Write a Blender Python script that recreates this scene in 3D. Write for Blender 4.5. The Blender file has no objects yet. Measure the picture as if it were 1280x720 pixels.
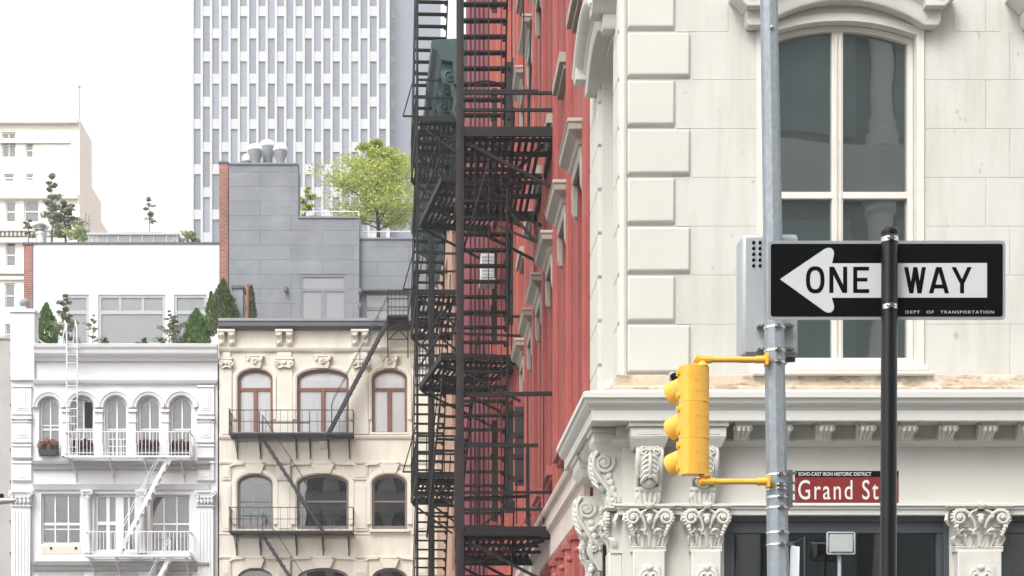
import bpy, bmesh, math, random
from mathutils import Vector, Matrix
from mathutils.geometry import tessellate_polygon
R = math.radians
PI = math.pi
rnd = random.Random(7)
S = bpy.context.scene
COL = S.collection
# ---------------------------------------------------------------- helpers
class MB:
    """collects faces and links them as ONE mesh object"""
    def __init__(s): s.v = []; s.f = []; s.m = []; s.mi = 0
    def add(s, vs, fs):
        b = len(s.v); s.v += [tuple(p) for p in vs]
        for f in fs:
            s.f.append([i + b for i in f]); s.m.append(s.mi)
    def box(s, x0, x1, y0, y1, z0, z1):
        s.add([(x0,y0,z0),(x1,y0,z0),(x1,y1,z0),(x0,y1,z0),(x0,y0,z1),(x1,y0,z1),(x1,y1,z1),(x0,y1,z1)],
              [(0,3,2,1),(4,5,6,7),(0,1,5,4),(1,2,6,5),(2,3,7,6),(3,0,4,7)])
    def hexa(s, b, t):   # bottom 4, top 4 points
        s.add(list(b)+list(t), [(0,3,2,1),(4,5,6,7),(0,1,5,4),(1,2,6,5),(2,3,7,6),(3,0,4,7)])
    def bar(s, p, q, w, h=None, up=(0,0,1)):
        h = w if h is None else h
        p = Vector(p); q = Vector(q); d = (q-p).normalized(); up = Vector(up)
        if abs(d.dot(up)) > .99: up = Vector((0,1,0)) if abs(d.y) < .9 else Vector((1,0,0))
        a = d.cross(up).normalized()*(w/2); b = a.cross(d).normalized()*(h/2)
        s.hexa([p-a-b, p+a-b, p+a+b, p-a+b], [q-a-b, q+a-b, q+a+b, q-a+b])
    def path(s, pts, r, n=8, caps=True):
        pts = [Vector(p) for p in pts]; rs = r if isinstance(r, (list,tuple)) else [r]*len(pts)
        vs = []; prev = None
        for i, p in enumerate(pts):
            a = pts[max(i-1,0)]; b = pts[min(i+1,len(pts)-1)]; d = (b-a).normalized()
            if prev is None:
                u = Vector((0,0,1)) if abs(d.z) < .9 else Vector((1,0,0))
                u = d.cross(u).normalized()
            else:
                u = prev - d*prev.dot(d)
                u = u.normalized() if u.length > 1e-6 else d.orthogonal().normalized()
            prev = u; w = d.cross(u)
            for k in range(n):
                t = 2*PI*k/n; vs.append(p + (u*math.cos(t)+w*math.sin(t))*rs[i])
        fs = []
        for i in range(len(pts)-1):
            for k in range(n):
                k2 = (k+1) % n; fs.append((i*n+k, i*n+k2, (i+1)*n+k2, (i+1)*n+k))
        if caps: fs.append(tuple(range(n))[::-1]); fs.append(tuple((len(pts)-1)*n+k for k in range(n)))
        s.add(vs, fs)
    def tube(s, p, q, r, r2=None, n=8): s.path([p,q], [r, r if r2 is None else r2], n)
    def prism(s, loop, y0, y1):     # loop of (x,z)
        n = len(loop)
        s.add([(x,y0,z) for x,z in loop]+[(x,y1,z) for x,z in loop],
              [tuple(range(n)), tuple(range(n,2*n))[::-1]]+[(i,i+n,(i+1)%n+n,(i+1)%n) for i in range(n)])
    def prism_x(s, loop, x0, x1):   # loop of (y,z)
        n = len(loop)
        s.add([(x0,y,z) for y,z in loop]+[(x1,y,z) for y,z in loop],
              [tuple(range(n)), tuple(range(n,2*n))[::-1]]+[(i,i+n,(i+1)%n+n,(i+1)%n) for i in range(n)])
    def lathe(s, prof, c=(0,0,0), n=16, axis='z'):
        vs = []; fs = []
        for r, h in prof:
            for k in range(n):
                t = 2*PI*k/n; a = r*math.cos(t); b = r*math.sin(t)
                vs.append((c[0]+a, c[1]+b, c[2]+h) if axis=='z' else (c[0]+a, c[1]+h, c[2]+b) if axis=='y' else (c[0]+h, c[1]+a, c[2]+b))
        for i in range(len(prof)-1):
            for k in range(n):
                k2=(k+1)%n; fs.append((i*n+k,i*n+k2,(i+1)*n+k2,(i+1)*n+k))
        fs.append(tuple(range(n))); fs.append(tuple((len(prof)-1)*n+k for k in range(n)))
        s.add(vs, fs)
    def ell(s, c, r, nu=10, nv=6):
        prof = [(max(math.sin(PI*i/nv),.02), -math.cos(PI*i/nv)) for i in range(nv+1)]
        b = MB(); b.lathe(prof, n=nu)
        s.add([(c[0]+x*r[0], c[1]+y*r[1], c[2]+z*r[2]) for x,y,z in b.v], b.f)
    def rings(s, rings, closed=True, caps=True):
        n = len(rings[0]); vs = [p for r in rings for p in r]; fs = []
        for i in range(len(rings)-1):
            for k in range(n if closed else n-1):
                k2=(k+1)%n; fs.append((i*n+k,i*n+k2,(i+1)*n+k2,(i+1)*n+k))
        if caps: fs.append(tuple(range(n))); fs.append(tuple((len(rings)-1)*n+k for k in range(n)))
        s.add(vs, fs)
    def plan_sweep(s, path, prof):   # path (x,y) in plan, walls to the LEFT of travel are outside; prof (o,z)
        P = [Vector(p) for p in path]; rings = []
        for i, p in enumerate(P):
            ns = []
            if i > 0: d=(p-P[i-1]).normalized(); ns.append(Vector((-d.y,d.x)))
            if i < len(P)-1: d=(P[i+1]-p).normalized(); ns.append(Vector((-d.y,d.x)))
            nn = (ns[0]+ns[-1]).normalized(); k = 1/max(nn.dot(ns[0]),.2)
            rings.append([(p.x+nn.x*k*o, p.y+nn.y*k*o, z) for o,z in prof])
        s.rings(rings)
    def arc_sweep(s, pts, prof, y=0):   # pts (x,z) path, prof (a along normal to the left, o outward -y)
        P=[Vector(p) for p in pts]; rings=[]
        for i,p in enumerate(P):
            ns=[]
            if i>0: d=(p-P[i-1]).normalized(); ns.append(Vector((-d.y,d.x)))
            if i<len(P)-1: d=(P[i+1]-p).normalized(); ns.append(Vector((-d.y,d.x)))
            nn=(ns[0]+ns[-1]).normalized(); k=1/max(nn.dot(ns[0]),.3)
            rings.append([(p.x+nn.x*k*a, y-o, p.y+nn.y*k*a) for a,o in prof])
        s.rings(rings)
    def quad(s, a,b,c,d): s.add([a,b,c,d],[(0,1,2,3)])
    def xf(s, fn): s.v = [tuple(fn(*p)) for p in s.v]; return s
    def build(s, name, m, parent=None, bevel=0, smooth=35, recalc=True, loc=None):
        me = bpy.data.meshes.new(name); me.from_pydata(s.v, [], s.f)
        for mm in (m if isinstance(m,(list,tuple)) else [m]): me.materials.append(mm)
        if len(me.materials) > 1: me.polygons.foreach_set('material_index', s.m)
        if recalc:
            bm = bmesh.new(); bm.from_mesh(me); bmesh.ops.recalc_face_normals(bm, faces=bm.faces); bm.to_mesh(me); bm.free()
        if smooth:
            me.polygons.foreach_set('use_smooth', [True]*len(me.polygons)); me.set_sharp_from_angle(angle=R(smooth))
        me.update()
        o = bpy.data.objects.new(name, me); COL.objects.link(o)
        if parent: o.parent = parent
        if loc: o.location = loc
        if bevel:
            b = o.modifiers.new('bevel','BEVEL'); b.width = bevel; b.segments = 2; b.limit_method='ANGLE'; b.angle_limit=R(40)
        return o
def tag(o, label, cat, group=None, kind=None):
    if kind: o['kind'] = kind
    if label: o['label'] = label
    if cat: o['category'] = cat
    if group: o['group'] = group
    return o
def thing(name, label, cat, loc=(0,0,0), rz=0, group=None):
    o = bpy.data.objects.new(name, None); COL.objects.link(o); o.empty_display_size=.3
    o.location = loc; o.rotation_euler = (0,0,rz)
    return tag(o, label, cat, group)
def structure(mb, name, m):
    o = mb.build(name, m, smooth=0); o['kind'] = 'structure'; return o
def copy_tree(o, parent=None):
    c = o.copy(); COL.objects.link(c)
    if parent: c.parent = parent
    for ch in [x for x in KIDS.get(o.name, [])]: copy_tree(ch, c)
    return c
KIDS = {}
def arch_loop(x0,x1,z0,zs,rise=0,n=14):
    c=(x0+x1)/2; hw=(x1-x0)/2
    L=[(x0,z0),(x1,z0),(x1,zs)]
    if rise>0:
        for i in range(1,n): t=PI*i/n; L.append((c+hw*math.cos(t), zs+rise*math.sin(t)))
    L.append((x0,zs)); return L
def arch_top(x,x0,x1,zs,rise):
    c=(x0+x1)/2; hw=(x1-x0)/2; q=max(0,1-((x-c)/hw)**2); return zs+rise*math.sqrt(q)
def seg_loop(x0,x1,z0,zs,rise,n=12):      # circular segment arch
    c=(x0+x1)/2; hw=(x1-x0)/2; L=[(x0,z0),(x1,z0),(x1,zs)]
    r=(hw*hw+rise*rise)/(2*rise); a=math.asin(min(1,hw/r))
    for i in range(1,n): t=a-2*a*i/n; L.append((c+r*math.sin(t), zs+rise-r+r*math.cos(t)))
    L.append((x0,zs)); return L
def inset(loop,d):
    P=[Vector(p) for p in loop]; n=len(P); out=[]
    for i in range(n):
        d1=(P[i]-P[i-1]).normalized(); d2=(P[(i+1)%n]-P[i]).normalized()
        n1=Vector((-d1.y,d1.x)); n2=Vector((-d2.y,d2.x)); nn=(n1+n2).normalized()
        k=1/max(nn.dot(n1),.4); out.append((P[i].x+nn.x*k*d,P[i].y+nn.y*k*d))
    return out
def holed(mb, outer, holes, y, reveal):
    loops=[[Vector((x,0,z)) for x,z in outer]]+[[Vector((x,0,z)) for x,z in h] for h in holes]
    flat=[p for l in loops for p in l]
    tris=tessellate_polygon([[Vector((p.x,p.z,0)) for p in l] for l in loops])
    mb.add([(p.x,y,p.z) for p in flat],[tuple(t) for t in tris])
    for h in holes:
        n=len(h); mb.add([(x,y,z) for x,z in h]+[(x,y+reveal,z) for x,z in h],[(i,(i+1)%n,(i+1)%n+n,i+n) for i in range(n)])
def ring(mb, a, b, y0, y1):
    n=len(a); vs=[(x,y0,z) for x,z in a]+[(x,y0,z) for x,z in b]+[(x,y1,z) for x,z in b]+[(x,y1,z) for x,z in a]
    fs=[]
    for i in range(n):
        j=(i+1)%n; fs+=[(i,j,j+n,i+n),(i+n,j+n,j+2*n,i+2*n),(i+2*n,j+2*n,j+3*n,i+3*n),(i+3*n,j+3*n,j,i)]
    mb.add(vs,fs)
def window(parent, loop, y, fw, fmat, gmat, vb=(), hb=(), bw=.05, bd=.05, depth=.09, back=None, backy=.45, frame=None, xf=None, top=None):
    """frame ring with glazing bars = 'window' mesh; pane and what is behind it are sub-parts. vb: (x,z0,z1); hb: (z,x0,x1[,w])"""
    f=MB(); inn=inset(loop,fw); ring(f,loop,inn,y,y+depth)
    xs=[p[0] for p in inn]; zs=[p[1] for p in inn]
    for b in vb:
        x=b[0]; w=b[3] if len(b)>3 else bw
        f.box(x-w/2,x+w/2,y+.012,y+bd+.012,b[1],b[2])
    for b in hb:
        w=b[3] if len(b)>3 else bw
        f.box(b[1],b[2],y+.006,y+bd+.018,b[0]-w/2,b[0]+w/2)
    if xf: f.xf(xf)
    w=f.build('window',fmat,parent,smooth=30)
    p=MB(); mid=inset(loop,fw*.6); p.prism(mid,y+depth*.55,y+depth*.55+.012)
    if xf: p.xf(xf)
    p.build('pane',gmat,w,smooth=0)
    if back:
        for k in (back if isinstance(back,list) else [back]):
            m_, a0,a1,b0,b1, yy = k
            q=MB(); q.box(a0,a1,y+yy,y+yy+.02,b0,b1)
            if xf: q.xf(xf)
            q.build('curtain' if m_.name.startswith('curtain') else 'backing_sheet',m_,w,smooth=0)  # backing sheet close behind the pane; the room's dimness is put into its colour
    return w
def bb(loop): 
    xs=[p[0] for p in loop]; zs=[p[1] for p in loop]; return min(xs),max(xs),min(zs),max(zs)
def darkback(loop,m,yy=.45,g=.12):
    a,b,c,d=bb(loop); return (m,a-g,b+g,c-g,d+g,yy)
# ---------------------------------------------------------------- materials
def mat(name,col,rough=.75,var=.08,scale=2.5,bump=0,bscale=60,metal=0,spec=.4,stain=None,stain2=None,brick=None,coat=0,aniso=(1,1,1)):
    col=tuple(.89*c for c in col)
    m=bpy.data.materials.new(name); m.use_nodes=True; N=m.node_tree.nodes; L=m.node_tree.links
    b=N['Principled BSDF']; b.inputs['Roughness'].default_value=rough; b.inputs['Metallic'].default_value=metal
    b.inputs['Specular IOR Level'].default_value=spec
    if coat: b.inputs['Coat Weight'].default_value=coat
    tc=N.new('ShaderNodeTexCoord'); mp=N.new('ShaderNodeMapping'); mp.inputs['Scale'].default_value=aniso
    L.new(tc.outputs['Object'],mp.inputs['Vector'])
    nz=N.new('ShaderNodeTexNoise'); nz.inputs['Scale'].default_value=scale; nz.inputs['Detail'].default_value=6; nz.inputs['Roughness'].default_value=.6
    L.new(mp.outputs[0],nz.inputs['Vector'])
    def mix(fac,a,bc):
        x=N.new('ShaderNodeMix'); x.data_type='RGBA'
        for s_,v_ in ((0,fac),(6,a),(7,bc)):
            if hasattr(v_,'links'): L.new(v_,x.inputs[s_])
            else: x.inputs[s_].default_value=(v_ if s_==0 else (*v_,1))
        return x.outputs[2]
    rp=N.new('ShaderNodeMapRange'); rp.inputs[1].default_value=.3; rp.inputs[2].default_value=.7; L.new(nz.outputs[0],rp.inputs[0])
    c=mix(rp.outputs[0],tuple(x*(1-var) for x in col),tuple(min(1,x*(1+var)) for x in col))
    hgt=None
    if brick:
        bw,bh,mortar,mcol,cvar=brick
        sp=N.new('ShaderNodeSeparateXYZ'); L.new(tc.outputs['Object'],sp.inputs[0])
        ad=N.new('ShaderNodeMath'); L.new(sp.outputs[0],ad.inputs[0]); L.new(sp.outputs[1],ad.inputs[1])
        cb=N.new('ShaderNodeCombineXYZ'); L.new(ad.outputs[0],cb.inputs[0]); L.new(sp.outputs[2],cb.inputs[1])
        bt=N.new('ShaderNodeTexBrick'); bt.inputs['Scale'].default_value=1; bt.inputs['Brick Width'].default_value=bw; bt.inputs['Row Height'].default_value=bh
        bt.inputs['Mortar Size'].default_value=mortar; bt.inputs['Mortar Smooth'].default_value=.1
        bt.inputs['Color1'].default_value=(1,1,1,1); bt.inputs['Color2'].default_value=(1-cvar,)*3+(1,); bt.inputs['Mortar'].default_value=(*[mcol[i]/max(col[i],.01) for i in range(3)],1)
        L.new(cb.outputs[0],bt.inputs['Vector'])
        x=N.new('ShaderNodeMix'); x.data_type='RGBA'; x.blend_type='MULTIPLY'; x.inputs[0].default_value=1
        L.new(c,x.inputs[6]); L.new(bt.outputs['Color'],x.inputs[7]); c=x.outputs[2]; hgt=bt.outputs['Fac']
    for st in (stain,stain2):
        if st:
            sc,amt,lo,hi,mapsc=st[1],st[2],st[3],st[4],st[5]
            m2=N.new('ShaderNodeMapping'); m2.inputs['Scale'].default_value=mapsc; L.new(tc.outputs['Object'],m2.inputs['Vector'])
            n2=N.new('ShaderNodeTexNoise'); n2.inputs['Scale'].default_value=sc; n2.inputs['Detail'].default_value=8; n2.inputs['Roughness'].default_value=.65; L.new(m2.outputs[0],n2.inputs['Vector'])
            r2=N.new('ShaderNodeMapRange'); r2.inputs[1].default_value=lo; r2.inputs[2].default_value=hi; r2.inputs[4].default_value=amt; L.new(n2.outputs[0],r2.inputs[0])
            c=mix(r2.outputs[0],c,st[0])
    L.new(c,b.inputs['Base Color'])
    if bump:
        n3=N.new('ShaderNodeTexNoise'); n3.inputs['Scale'].default_value=bscale; n3.inputs['Detail'].default_value=5; L.new(tc.outputs['Object'],n3.inputs['Vector'])
        bp=N.new('ShaderNodeBump'); bp.inputs['Strength'].default_value=bump; bp.inputs['Distance'].default_value=.02
        if hgt:
            iv=N.new('ShaderNodeMath'); iv.operation='SUBTRACT'; L.new(n3.outputs[0],iv.inputs[0]); L.new(hgt,iv.inputs[1]); L.new(iv.outputs[0],bp.inputs['Height'])
        else: L.new(n3.outputs[0],bp.inputs['Height'])
        L.new(bp.outputs[0],b.inputs['Normal'])
    return m
def glass(name,tint=(.95,.96,.96),ior=1.9,wave=.02,wscale=1.2,rough=.01,clear=1.0,body=(.05,.06,.06)):
    """window glass: reflects by Fresnel, lets the room behind show; 'clear' < 1 adds an even diffuse film of colour body"""
    m=bpy.data.materials.new(name); m.use_nodes=True; N=m.node_tree.nodes; L=m.node_tree.links; N.clear()
    out=N.new('ShaderNodeOutputMaterial'); mx=N.new('ShaderNodeMixShader'); fr=N.new('ShaderNodeFresnel'); fr.inputs[0].default_value=ior
    t=N.new('ShaderNodeBsdfTransparent'); t.inputs[0].default_value=(*tint,1); g=N.new('ShaderNodeBsdfGlossy'); g.inputs['Roughness'].default_value=rough
    tc=N.new('ShaderNodeTexCoord'); nz=N.new('ShaderNodeTexNoise'); nz.inputs['Scale'].default_value=wscale; nz.inputs['Detail'].default_value=1
    bp=N.new('ShaderNodeBump'); bp.inputs['Strength'].default_value=1; bp.inputs['Distance'].default_value=wave
    L.new(tc.outputs['Object'],nz.inputs['Vector']); L.new(nz.outputs[0],bp.inputs['Height']); L.new(bp.outputs[0],g.inputs['Normal']); 
    base=t
    if clear<1:
        d=N.new('ShaderNodeBsdfDiffuse'); d.inputs[0].default_value=(*body,1); m1=N.new('ShaderNodeMixShader'); m1.inputs[0].default_value=1-clear
        L.new(t.outputs[0],m1.inputs[1]); L.new(d.outputs[0],m1.inputs[2]); base=m1
    L.new(fr.outputs[0],mx.inputs[0]); L.new(base.outputs[0],mx.inputs[1]); L.new(g.outputs[0],mx.inputs[2]); L.new(mx.outputs[0],out.inputs[0])
    return m
ST=(2.5,2.5,.35)
M={}
M['stone']=mat('stone paint',(.60,.585,.53),.7,.035,.9,.12,45,stain=((.50,.45,.38),1.6,.30,.60,.85,ST),stain2=((.42,.37,.31),9,.35,.68,.76,(1,1,1)))
M['ashlar']=mat('ashlar paint',(.60,.585,.535),.7,.05,.7,.18,30,stain=((.40,.37,.31),1.5,.6,.48,.74,(2.2,2.2,.28)),stain2=((.34,.30,.25),5,.7,.635,.665,(1,1,.5)))
M['ledge']=mat('weathered ledge',(.50,.41,.31),.9,.16,3,.7,18,stain=((.25,.17,.11),5,.8,.53,.60,(.7,1,2.5)),stain2=((.66,.61,.53),2.3,.8,.54,.64,(1,1,1)))
M['ornament']=mat('ornament paint',(.61,.595,.54),.75,.06,4,.1,50,stain=((.40,.36,.29),5,.45,.55,.75,(1,1,1)))
M['cornice']=mat('cornice paint',(.62,.61,.565),.6,.03,1.2,.05,40,stain=((.50,.44,.36),2.2,.35,.6,.85,(1,1,1)))
M['winpaint']=mat('window paint',(.70,.67,.61),.55,.05,5,.1,60,stain=((.38,.30,.22),8,.45,.66,.76,(1,1,1)))
M['gap']=mat('near black gap',(.03,.03,.03),.9)
M['red']=mat('red brick paint',(.30,.062,.050),.7,.18,.8,.25,40,brick=(.22,.075,.008,(.30,.06,.05),.10),stain=((.50,.17,.14),1.2,.4,.5,.8,ST))
M['redsmooth']=mat('red trim paint',(.335,.072,.058),.65,.12,1.5,.08,50,stain=((.43,.16,.13),2,.55,.47,.72,ST),stain2=((.16,.05,.045),6,.5,.66,.8,(1,1,.3)))
M['orangered']=mat('orange red paint',(.41,.105,.08),.65,.08,1,.1,40,stain=((.36,.08,.075),2,.4,.5,.8,ST))
M['purple']=mat('plum paint',(.27,.085,.10),.7,.08,1,.1,40)
M['orange']=mat('orange brick',(.52,.27,.16),.8,.1,1,.1,40,brick=(.22,.075,.01,(.4,.33,.28),.2))
M['greyclap']=mat('grey stone front',(.36,.37,.38),.8,.08,1)
M['quoincream']=mat('cream quoin',(.62,.57,.42),.8,.06,1)
M['teal']=mat('teal cornice paint',(.035,.075,.075),.6,.2,2,.15,30,stain=((.05,.11,.11),2,.5,.5,.7,(1,1,1)))
M['greyhood']=mat('grey hood stone',(.37,.335,.285),.8,.1,3,.2,40,stain=((.24,.21,.175),3,.5,.5,.75,(1,1,1)))
M['pinkband']=mat('pink white band',(.62,.52,.46),.8,.08,1.5,.15,40,stain=((.36,.25,.2),2,.5,.52,.75,ST))
M['iron']=mat('black iron',(.013,.0115,.012),.6,.2,5,.1,80,spec=.25,stain=((.05,.025,.018),4,.5,.58,.75,(1,1,1)))
M['ironpost']=mat('brown iron post',(.028,.022,.022),.6,.2,5,.1,80,spec=.25,stain=((.09,.035,.028),3,.5,.58,.75,(1,1,.3)))
M['greyiron']=mat('grey iron',(.042,.042,.046),.6,.2,5,.1,80,spec=.3,stain=((.08,.05,.04),4,.5,.58,.75,(1,1,1)))
M['shutter']=mat('black iron shutter',(.012,.011,.011),.7,.2,5)
M['white']=mat('white house paint',(.67,.675,.68),.65,.03,1,.06,30,stain=((.52,.50,.47),1.6,.4,.58,.85,(2,2,.3)),stain2=((.55,.42,.30),3,.3,.72,.8,(2,2,.4)))
M['whitemetal']=mat('white painted metal',(.72,.72,.72),.5,.05,4,stain=((.5,.42,.35),6,.4,.62,.76,(1,1,1)))
M['greyband']=mat('grey band paint',(.43,.43,.425),.75,.08,1.4,.1,30,stain=((.30,.28,.26),3,.5,.54,.75,(.4,1,1)))  # greyer than the house paint, for bands and panels below the balconies
M['cream']=mat('cream house paint',(.665,.625,.54),.7,.05,.9,.08,30,stain=((.45,.385,.31),1.5,.65,.47,.74,(2,2,.35)),stain2=((.32,.26,.21),4,.5,.68,.8,(2,2,.5)))
M['creamtrim']=mat('cream trim paint',(.67,.63,.55),.7,.05,2,.08,40,stain=((.55,.45,.34),3,.4,.56,.8,(1,1,1)))
M['slate']=mat('dark slate coping',(.10,.105,.12),.6,.1,3,.05)
M['lead']=mat('grey coping metal',(.27,.27,.28),.6,.1,2)
M['brownwood']=mat('brown window wood',(.20,.085,.058),.5,.15,3,.05,60)
M['greybrown']=mat('grey brown window paint',(.20,.15,.145),.5,.1,3)
M['plain_white']=mat('white stucco',(.90,.90,.90),.7,.015,.6,.03,20)
M['framegrey']=mat('light grey window frame',(.40,.41,.42),.5,.04,2)
M['zinc']=mat('grey zinc panel',(.205,.217,.24),.55,.14,.7,.05,20,spec=.4,brick=(2.3,.54,.016,(.12,.125,.14),.16),stain=((.30,.315,.35),1.2,.35,.5,.75,(.7,.7,2)))
M['zincframe']=mat('zinc grey frame',(.19,.20,.235),.5,.05)
M['brickred']=mat('red brick',(.34,.13,.10),.85,.15,2,.2,40,brick=(.24,.085,.010,(.36,.25,.21),.4))
M['chrome']=mat('galvanised vent',(.55,.55,.55),.3,.15,3,metal=.9)
M['ventwhite']=mat('white vent cap',(.84,.84,.84),.5,.03)
M['ventgrey']=mat('grey vent drum',(.25,.265,.28),.5,.06)
M['rust']=mat('rusty pipe',(.28,.12,.06),.8,.2,5)
M['towerwhite']=mat('pale tower concrete',(.52,.518,.515),.8,.03,.15,stain=((.50,.46,.42),.12,.4,.55,.8,(1,1,.5)))
M['towerglass']=mat('pale blue tower glass',(.20,.225,.27),.2,.06,.08,spec=.6)
_n=M['towerglass'].node_tree; _b=_n.nodes['Principled BSDF']; _s=_b.inputs['Base Color'].links[0].from_socket; _o=_n.nodes.new('ShaderNodeObjectInfo'); _r=_n.nodes.new('ShaderNodeMapRange'); _r.inputs[3].default_value=.72; _r.inputs[4].default_value=1.22; _x=_n.nodes.new('ShaderNodeMix'); _x.data_type='RGBA'; _x.blend_type='MULTIPLY'; _x.inputs[0].default_value=1
_n.links.new(_o.outputs['Random'],_r.inputs[0]); _n.links.new(_s,_x.inputs[6]); _n.links.new(_r.outputs[0],_x.inputs[7]); _n.links.new(_x.outputs[2],_b.inputs['Base Color'])
M['towercore']=mat('grey tower core',(.19,.21,.25),.6,.04,.2)
M['farcream']=mat('pale cream masonry',(.80,.765,.68),.8,.03,.3)
M['farpeach']=mat('peach brick side',(.98,.85,.74),.8,.03,.4)
M['farglass']=mat('far grey glass',(.17,.175,.19),.1,.15,.5,spec=.7)
M['concrete']=mat('grey concrete',(.40,.39,.37),.9,.08,1,.1,20,stain=((.22,.2,.18),2,.5,.6,.75,(1,1,1)))
M['dark']=mat('dark room',(.010,.011,.012),.9,.3,1)  # near-black colour stands in for the shade of an unlit interior
M['tealroom']=mat('teal room',(.24,.34,.335),.8,.2,.6)
M['midroom']=mat('grey room',(.20,.205,.205),.9,.15,.8)
M['paleroom']=mat('pale room',(.42,.43,.43),.9,.1,.8)
M['curtain']=mat('curtain pale',(.95,.97,.97),.9,.05,3,aniso=(6,1,.3))
M['curtaindark']=mat('curtain dark',(.09,.075,.07),.9,.25,8,aniso=(6,1,.2))
M['curtainred']=mat('curtain red',(.10,.05,.05),.9,.2,4)
M['skirt']=mat('peach panel',(.70,.56,.46),.7,.08,4)
M['glass']=glass('old window glass',wave=.012,wscale=1.6)
M['glassflat']=glass('window glass',wave=.002,wscale=.8)
M['glassclear']=glass('clear window glass',tint=(1,1,1),ior=1.32,wave=.002)
M['glassgrey']=glass('grey film window glass',tint=(.75,.77,.78),clear=.68,body=(.28,.285,.29))  # grey diffuse colour mixed evenly into the pane
M['glassteal']=glass('teal corner glass',tint=(.86,.93,.92),ior=3.2,wave=.0035,wscale=.9,clear=.82,body=(.26,.32,.315))
M['glassshop']=glass('shop glass',tint=(.5,.52,.52),ior=2.3,wave=.004,wscale=.7)
M['glasspent']=glass('penthouse glass',tint=(.8,.82,.82),clear=.55,body=(.33,.34,.35))
M['galv']=mat('galvanised pole steel',(.255,.285,.31),.5,.08,7,.05,90,metal=.25,stain=((.34,.37,.39),26,.4,.48,.6,(1,1,.6)))
M['alu']=mat('grey aluminium',(.42,.44,.455),.45,.03,2,metal=.2)
M['steel']=mat('bright steel band',(.62,.61,.58),.25,.1,8,metal=1)
M['yellow']=mat('signal yellow',(.86,.46,.05),.38,.04,3,.02,60,spec=.45,stain=((.58,.28,.05),4,.6,.52,.75,(1,1,1)))
M['yellowin']=mat('signal dark inside',(.02,.02,.02),.6)
M['blackpost']=mat('black sign post',(.009,.010,.012),.36,.1,6,.03,40,spec=.35)
M['signblack']=mat('black sign face',(.003,.0035,.0045),.5,.05,3,spec=.1)
M['signwhite']=mat('white sign sheeting',(.66,.67,.69),.45,.025,1.5)
M['signalu']=mat('sign aluminium edge',(.56,.58,.60),.35,.04,3,metal=.5)
M['signred']=mat('brown red sign face',(.22,.022,.020),.45,.05,2)
M['signtext']=mat('sign lettering',(.72,.70,.68),.5,.02)
M['shopframe']=mat('charcoal shop frame',(.060,.066,.075),.45,.08,2)
M['lampglass']=mat('floodlight lens',(.42,.44,.42),.15,.1,4,spec=.6)
M['asphalt']=mat('asphalt',(.05,.05,.052),.9,.15,2,.3,80)
M['pavement']=mat('pavement',(.32,.31,.29),.9,.1,1,.2,40)
M['paintline']=mat('road paint',(.75,.75,.72),.7,.1,4)
M['earth']=mat('city ground',(.20,.195,.19),.95,.1,.02)
def leafmat(name,a,b,scale=1.2):
    m=bpy.data.materials.new(name); m.use_nodes=True; N=m.node_tree.nodes; L=m.node_tree.links; p=N['Principled BSDF']
    p.inputs['Roughness'].default_value=.6; p.inputs['Specular IOR Level'].default_value=.25
    g=N.new('ShaderNodeNewGeometry'); rp=N.new('ShaderNodeMix'); rp.data_type='RGBA'; rp.inputs[6].default_value=(*a,1); rp.inputs[7].default_value=(*b,1)
    L.new(g.outputs['Random Per Island'],rp.inputs[0]); L.new(rp.outputs[2],p.inputs['Base Color'])
    tr=N.new('ShaderNodeBsdfTranslucent'); L.new(rp.outputs[2],tr.inputs[0]); mx=N.new('ShaderNodeMixShader'); mx.inputs[0].default_value=.35
    L.new(p.outputs[0],mx.inputs[1]); L.new(tr.outputs[0],mx.inputs[2]); L.new(mx.outputs[0],N['Material Output'].inputs[0])
    return m
M['locust']=leafmat('yellow green leaves',(.30,.38,.07),(.60,.62,.20))
M['conifer']=leafmat('dark conifer leaves',(.06,.10,.035),(.17,.22,.085))
M['conifer2']=leafmat('bright conifer leaves',(.06,.14,.04),(.19,.32,.085))
M['greyleaf']=leafmat('grey green leaves',(.15,.17,.11),(.32,.34,.24))
M['paleleaf']=leafmat('pale leaves',(.26,.33,.12),(.46,.50,.28))
M['flower']=leafmat('dark red foliage',(.06,.022,.025),(.16,.05,.05))
M['pinkflower']=leafmat('pink flowers',(.45,.16,.16),(.62,.36,.33))
M['bark']=mat('bark',(.09,.075,.06),.9,.2,5)
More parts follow.
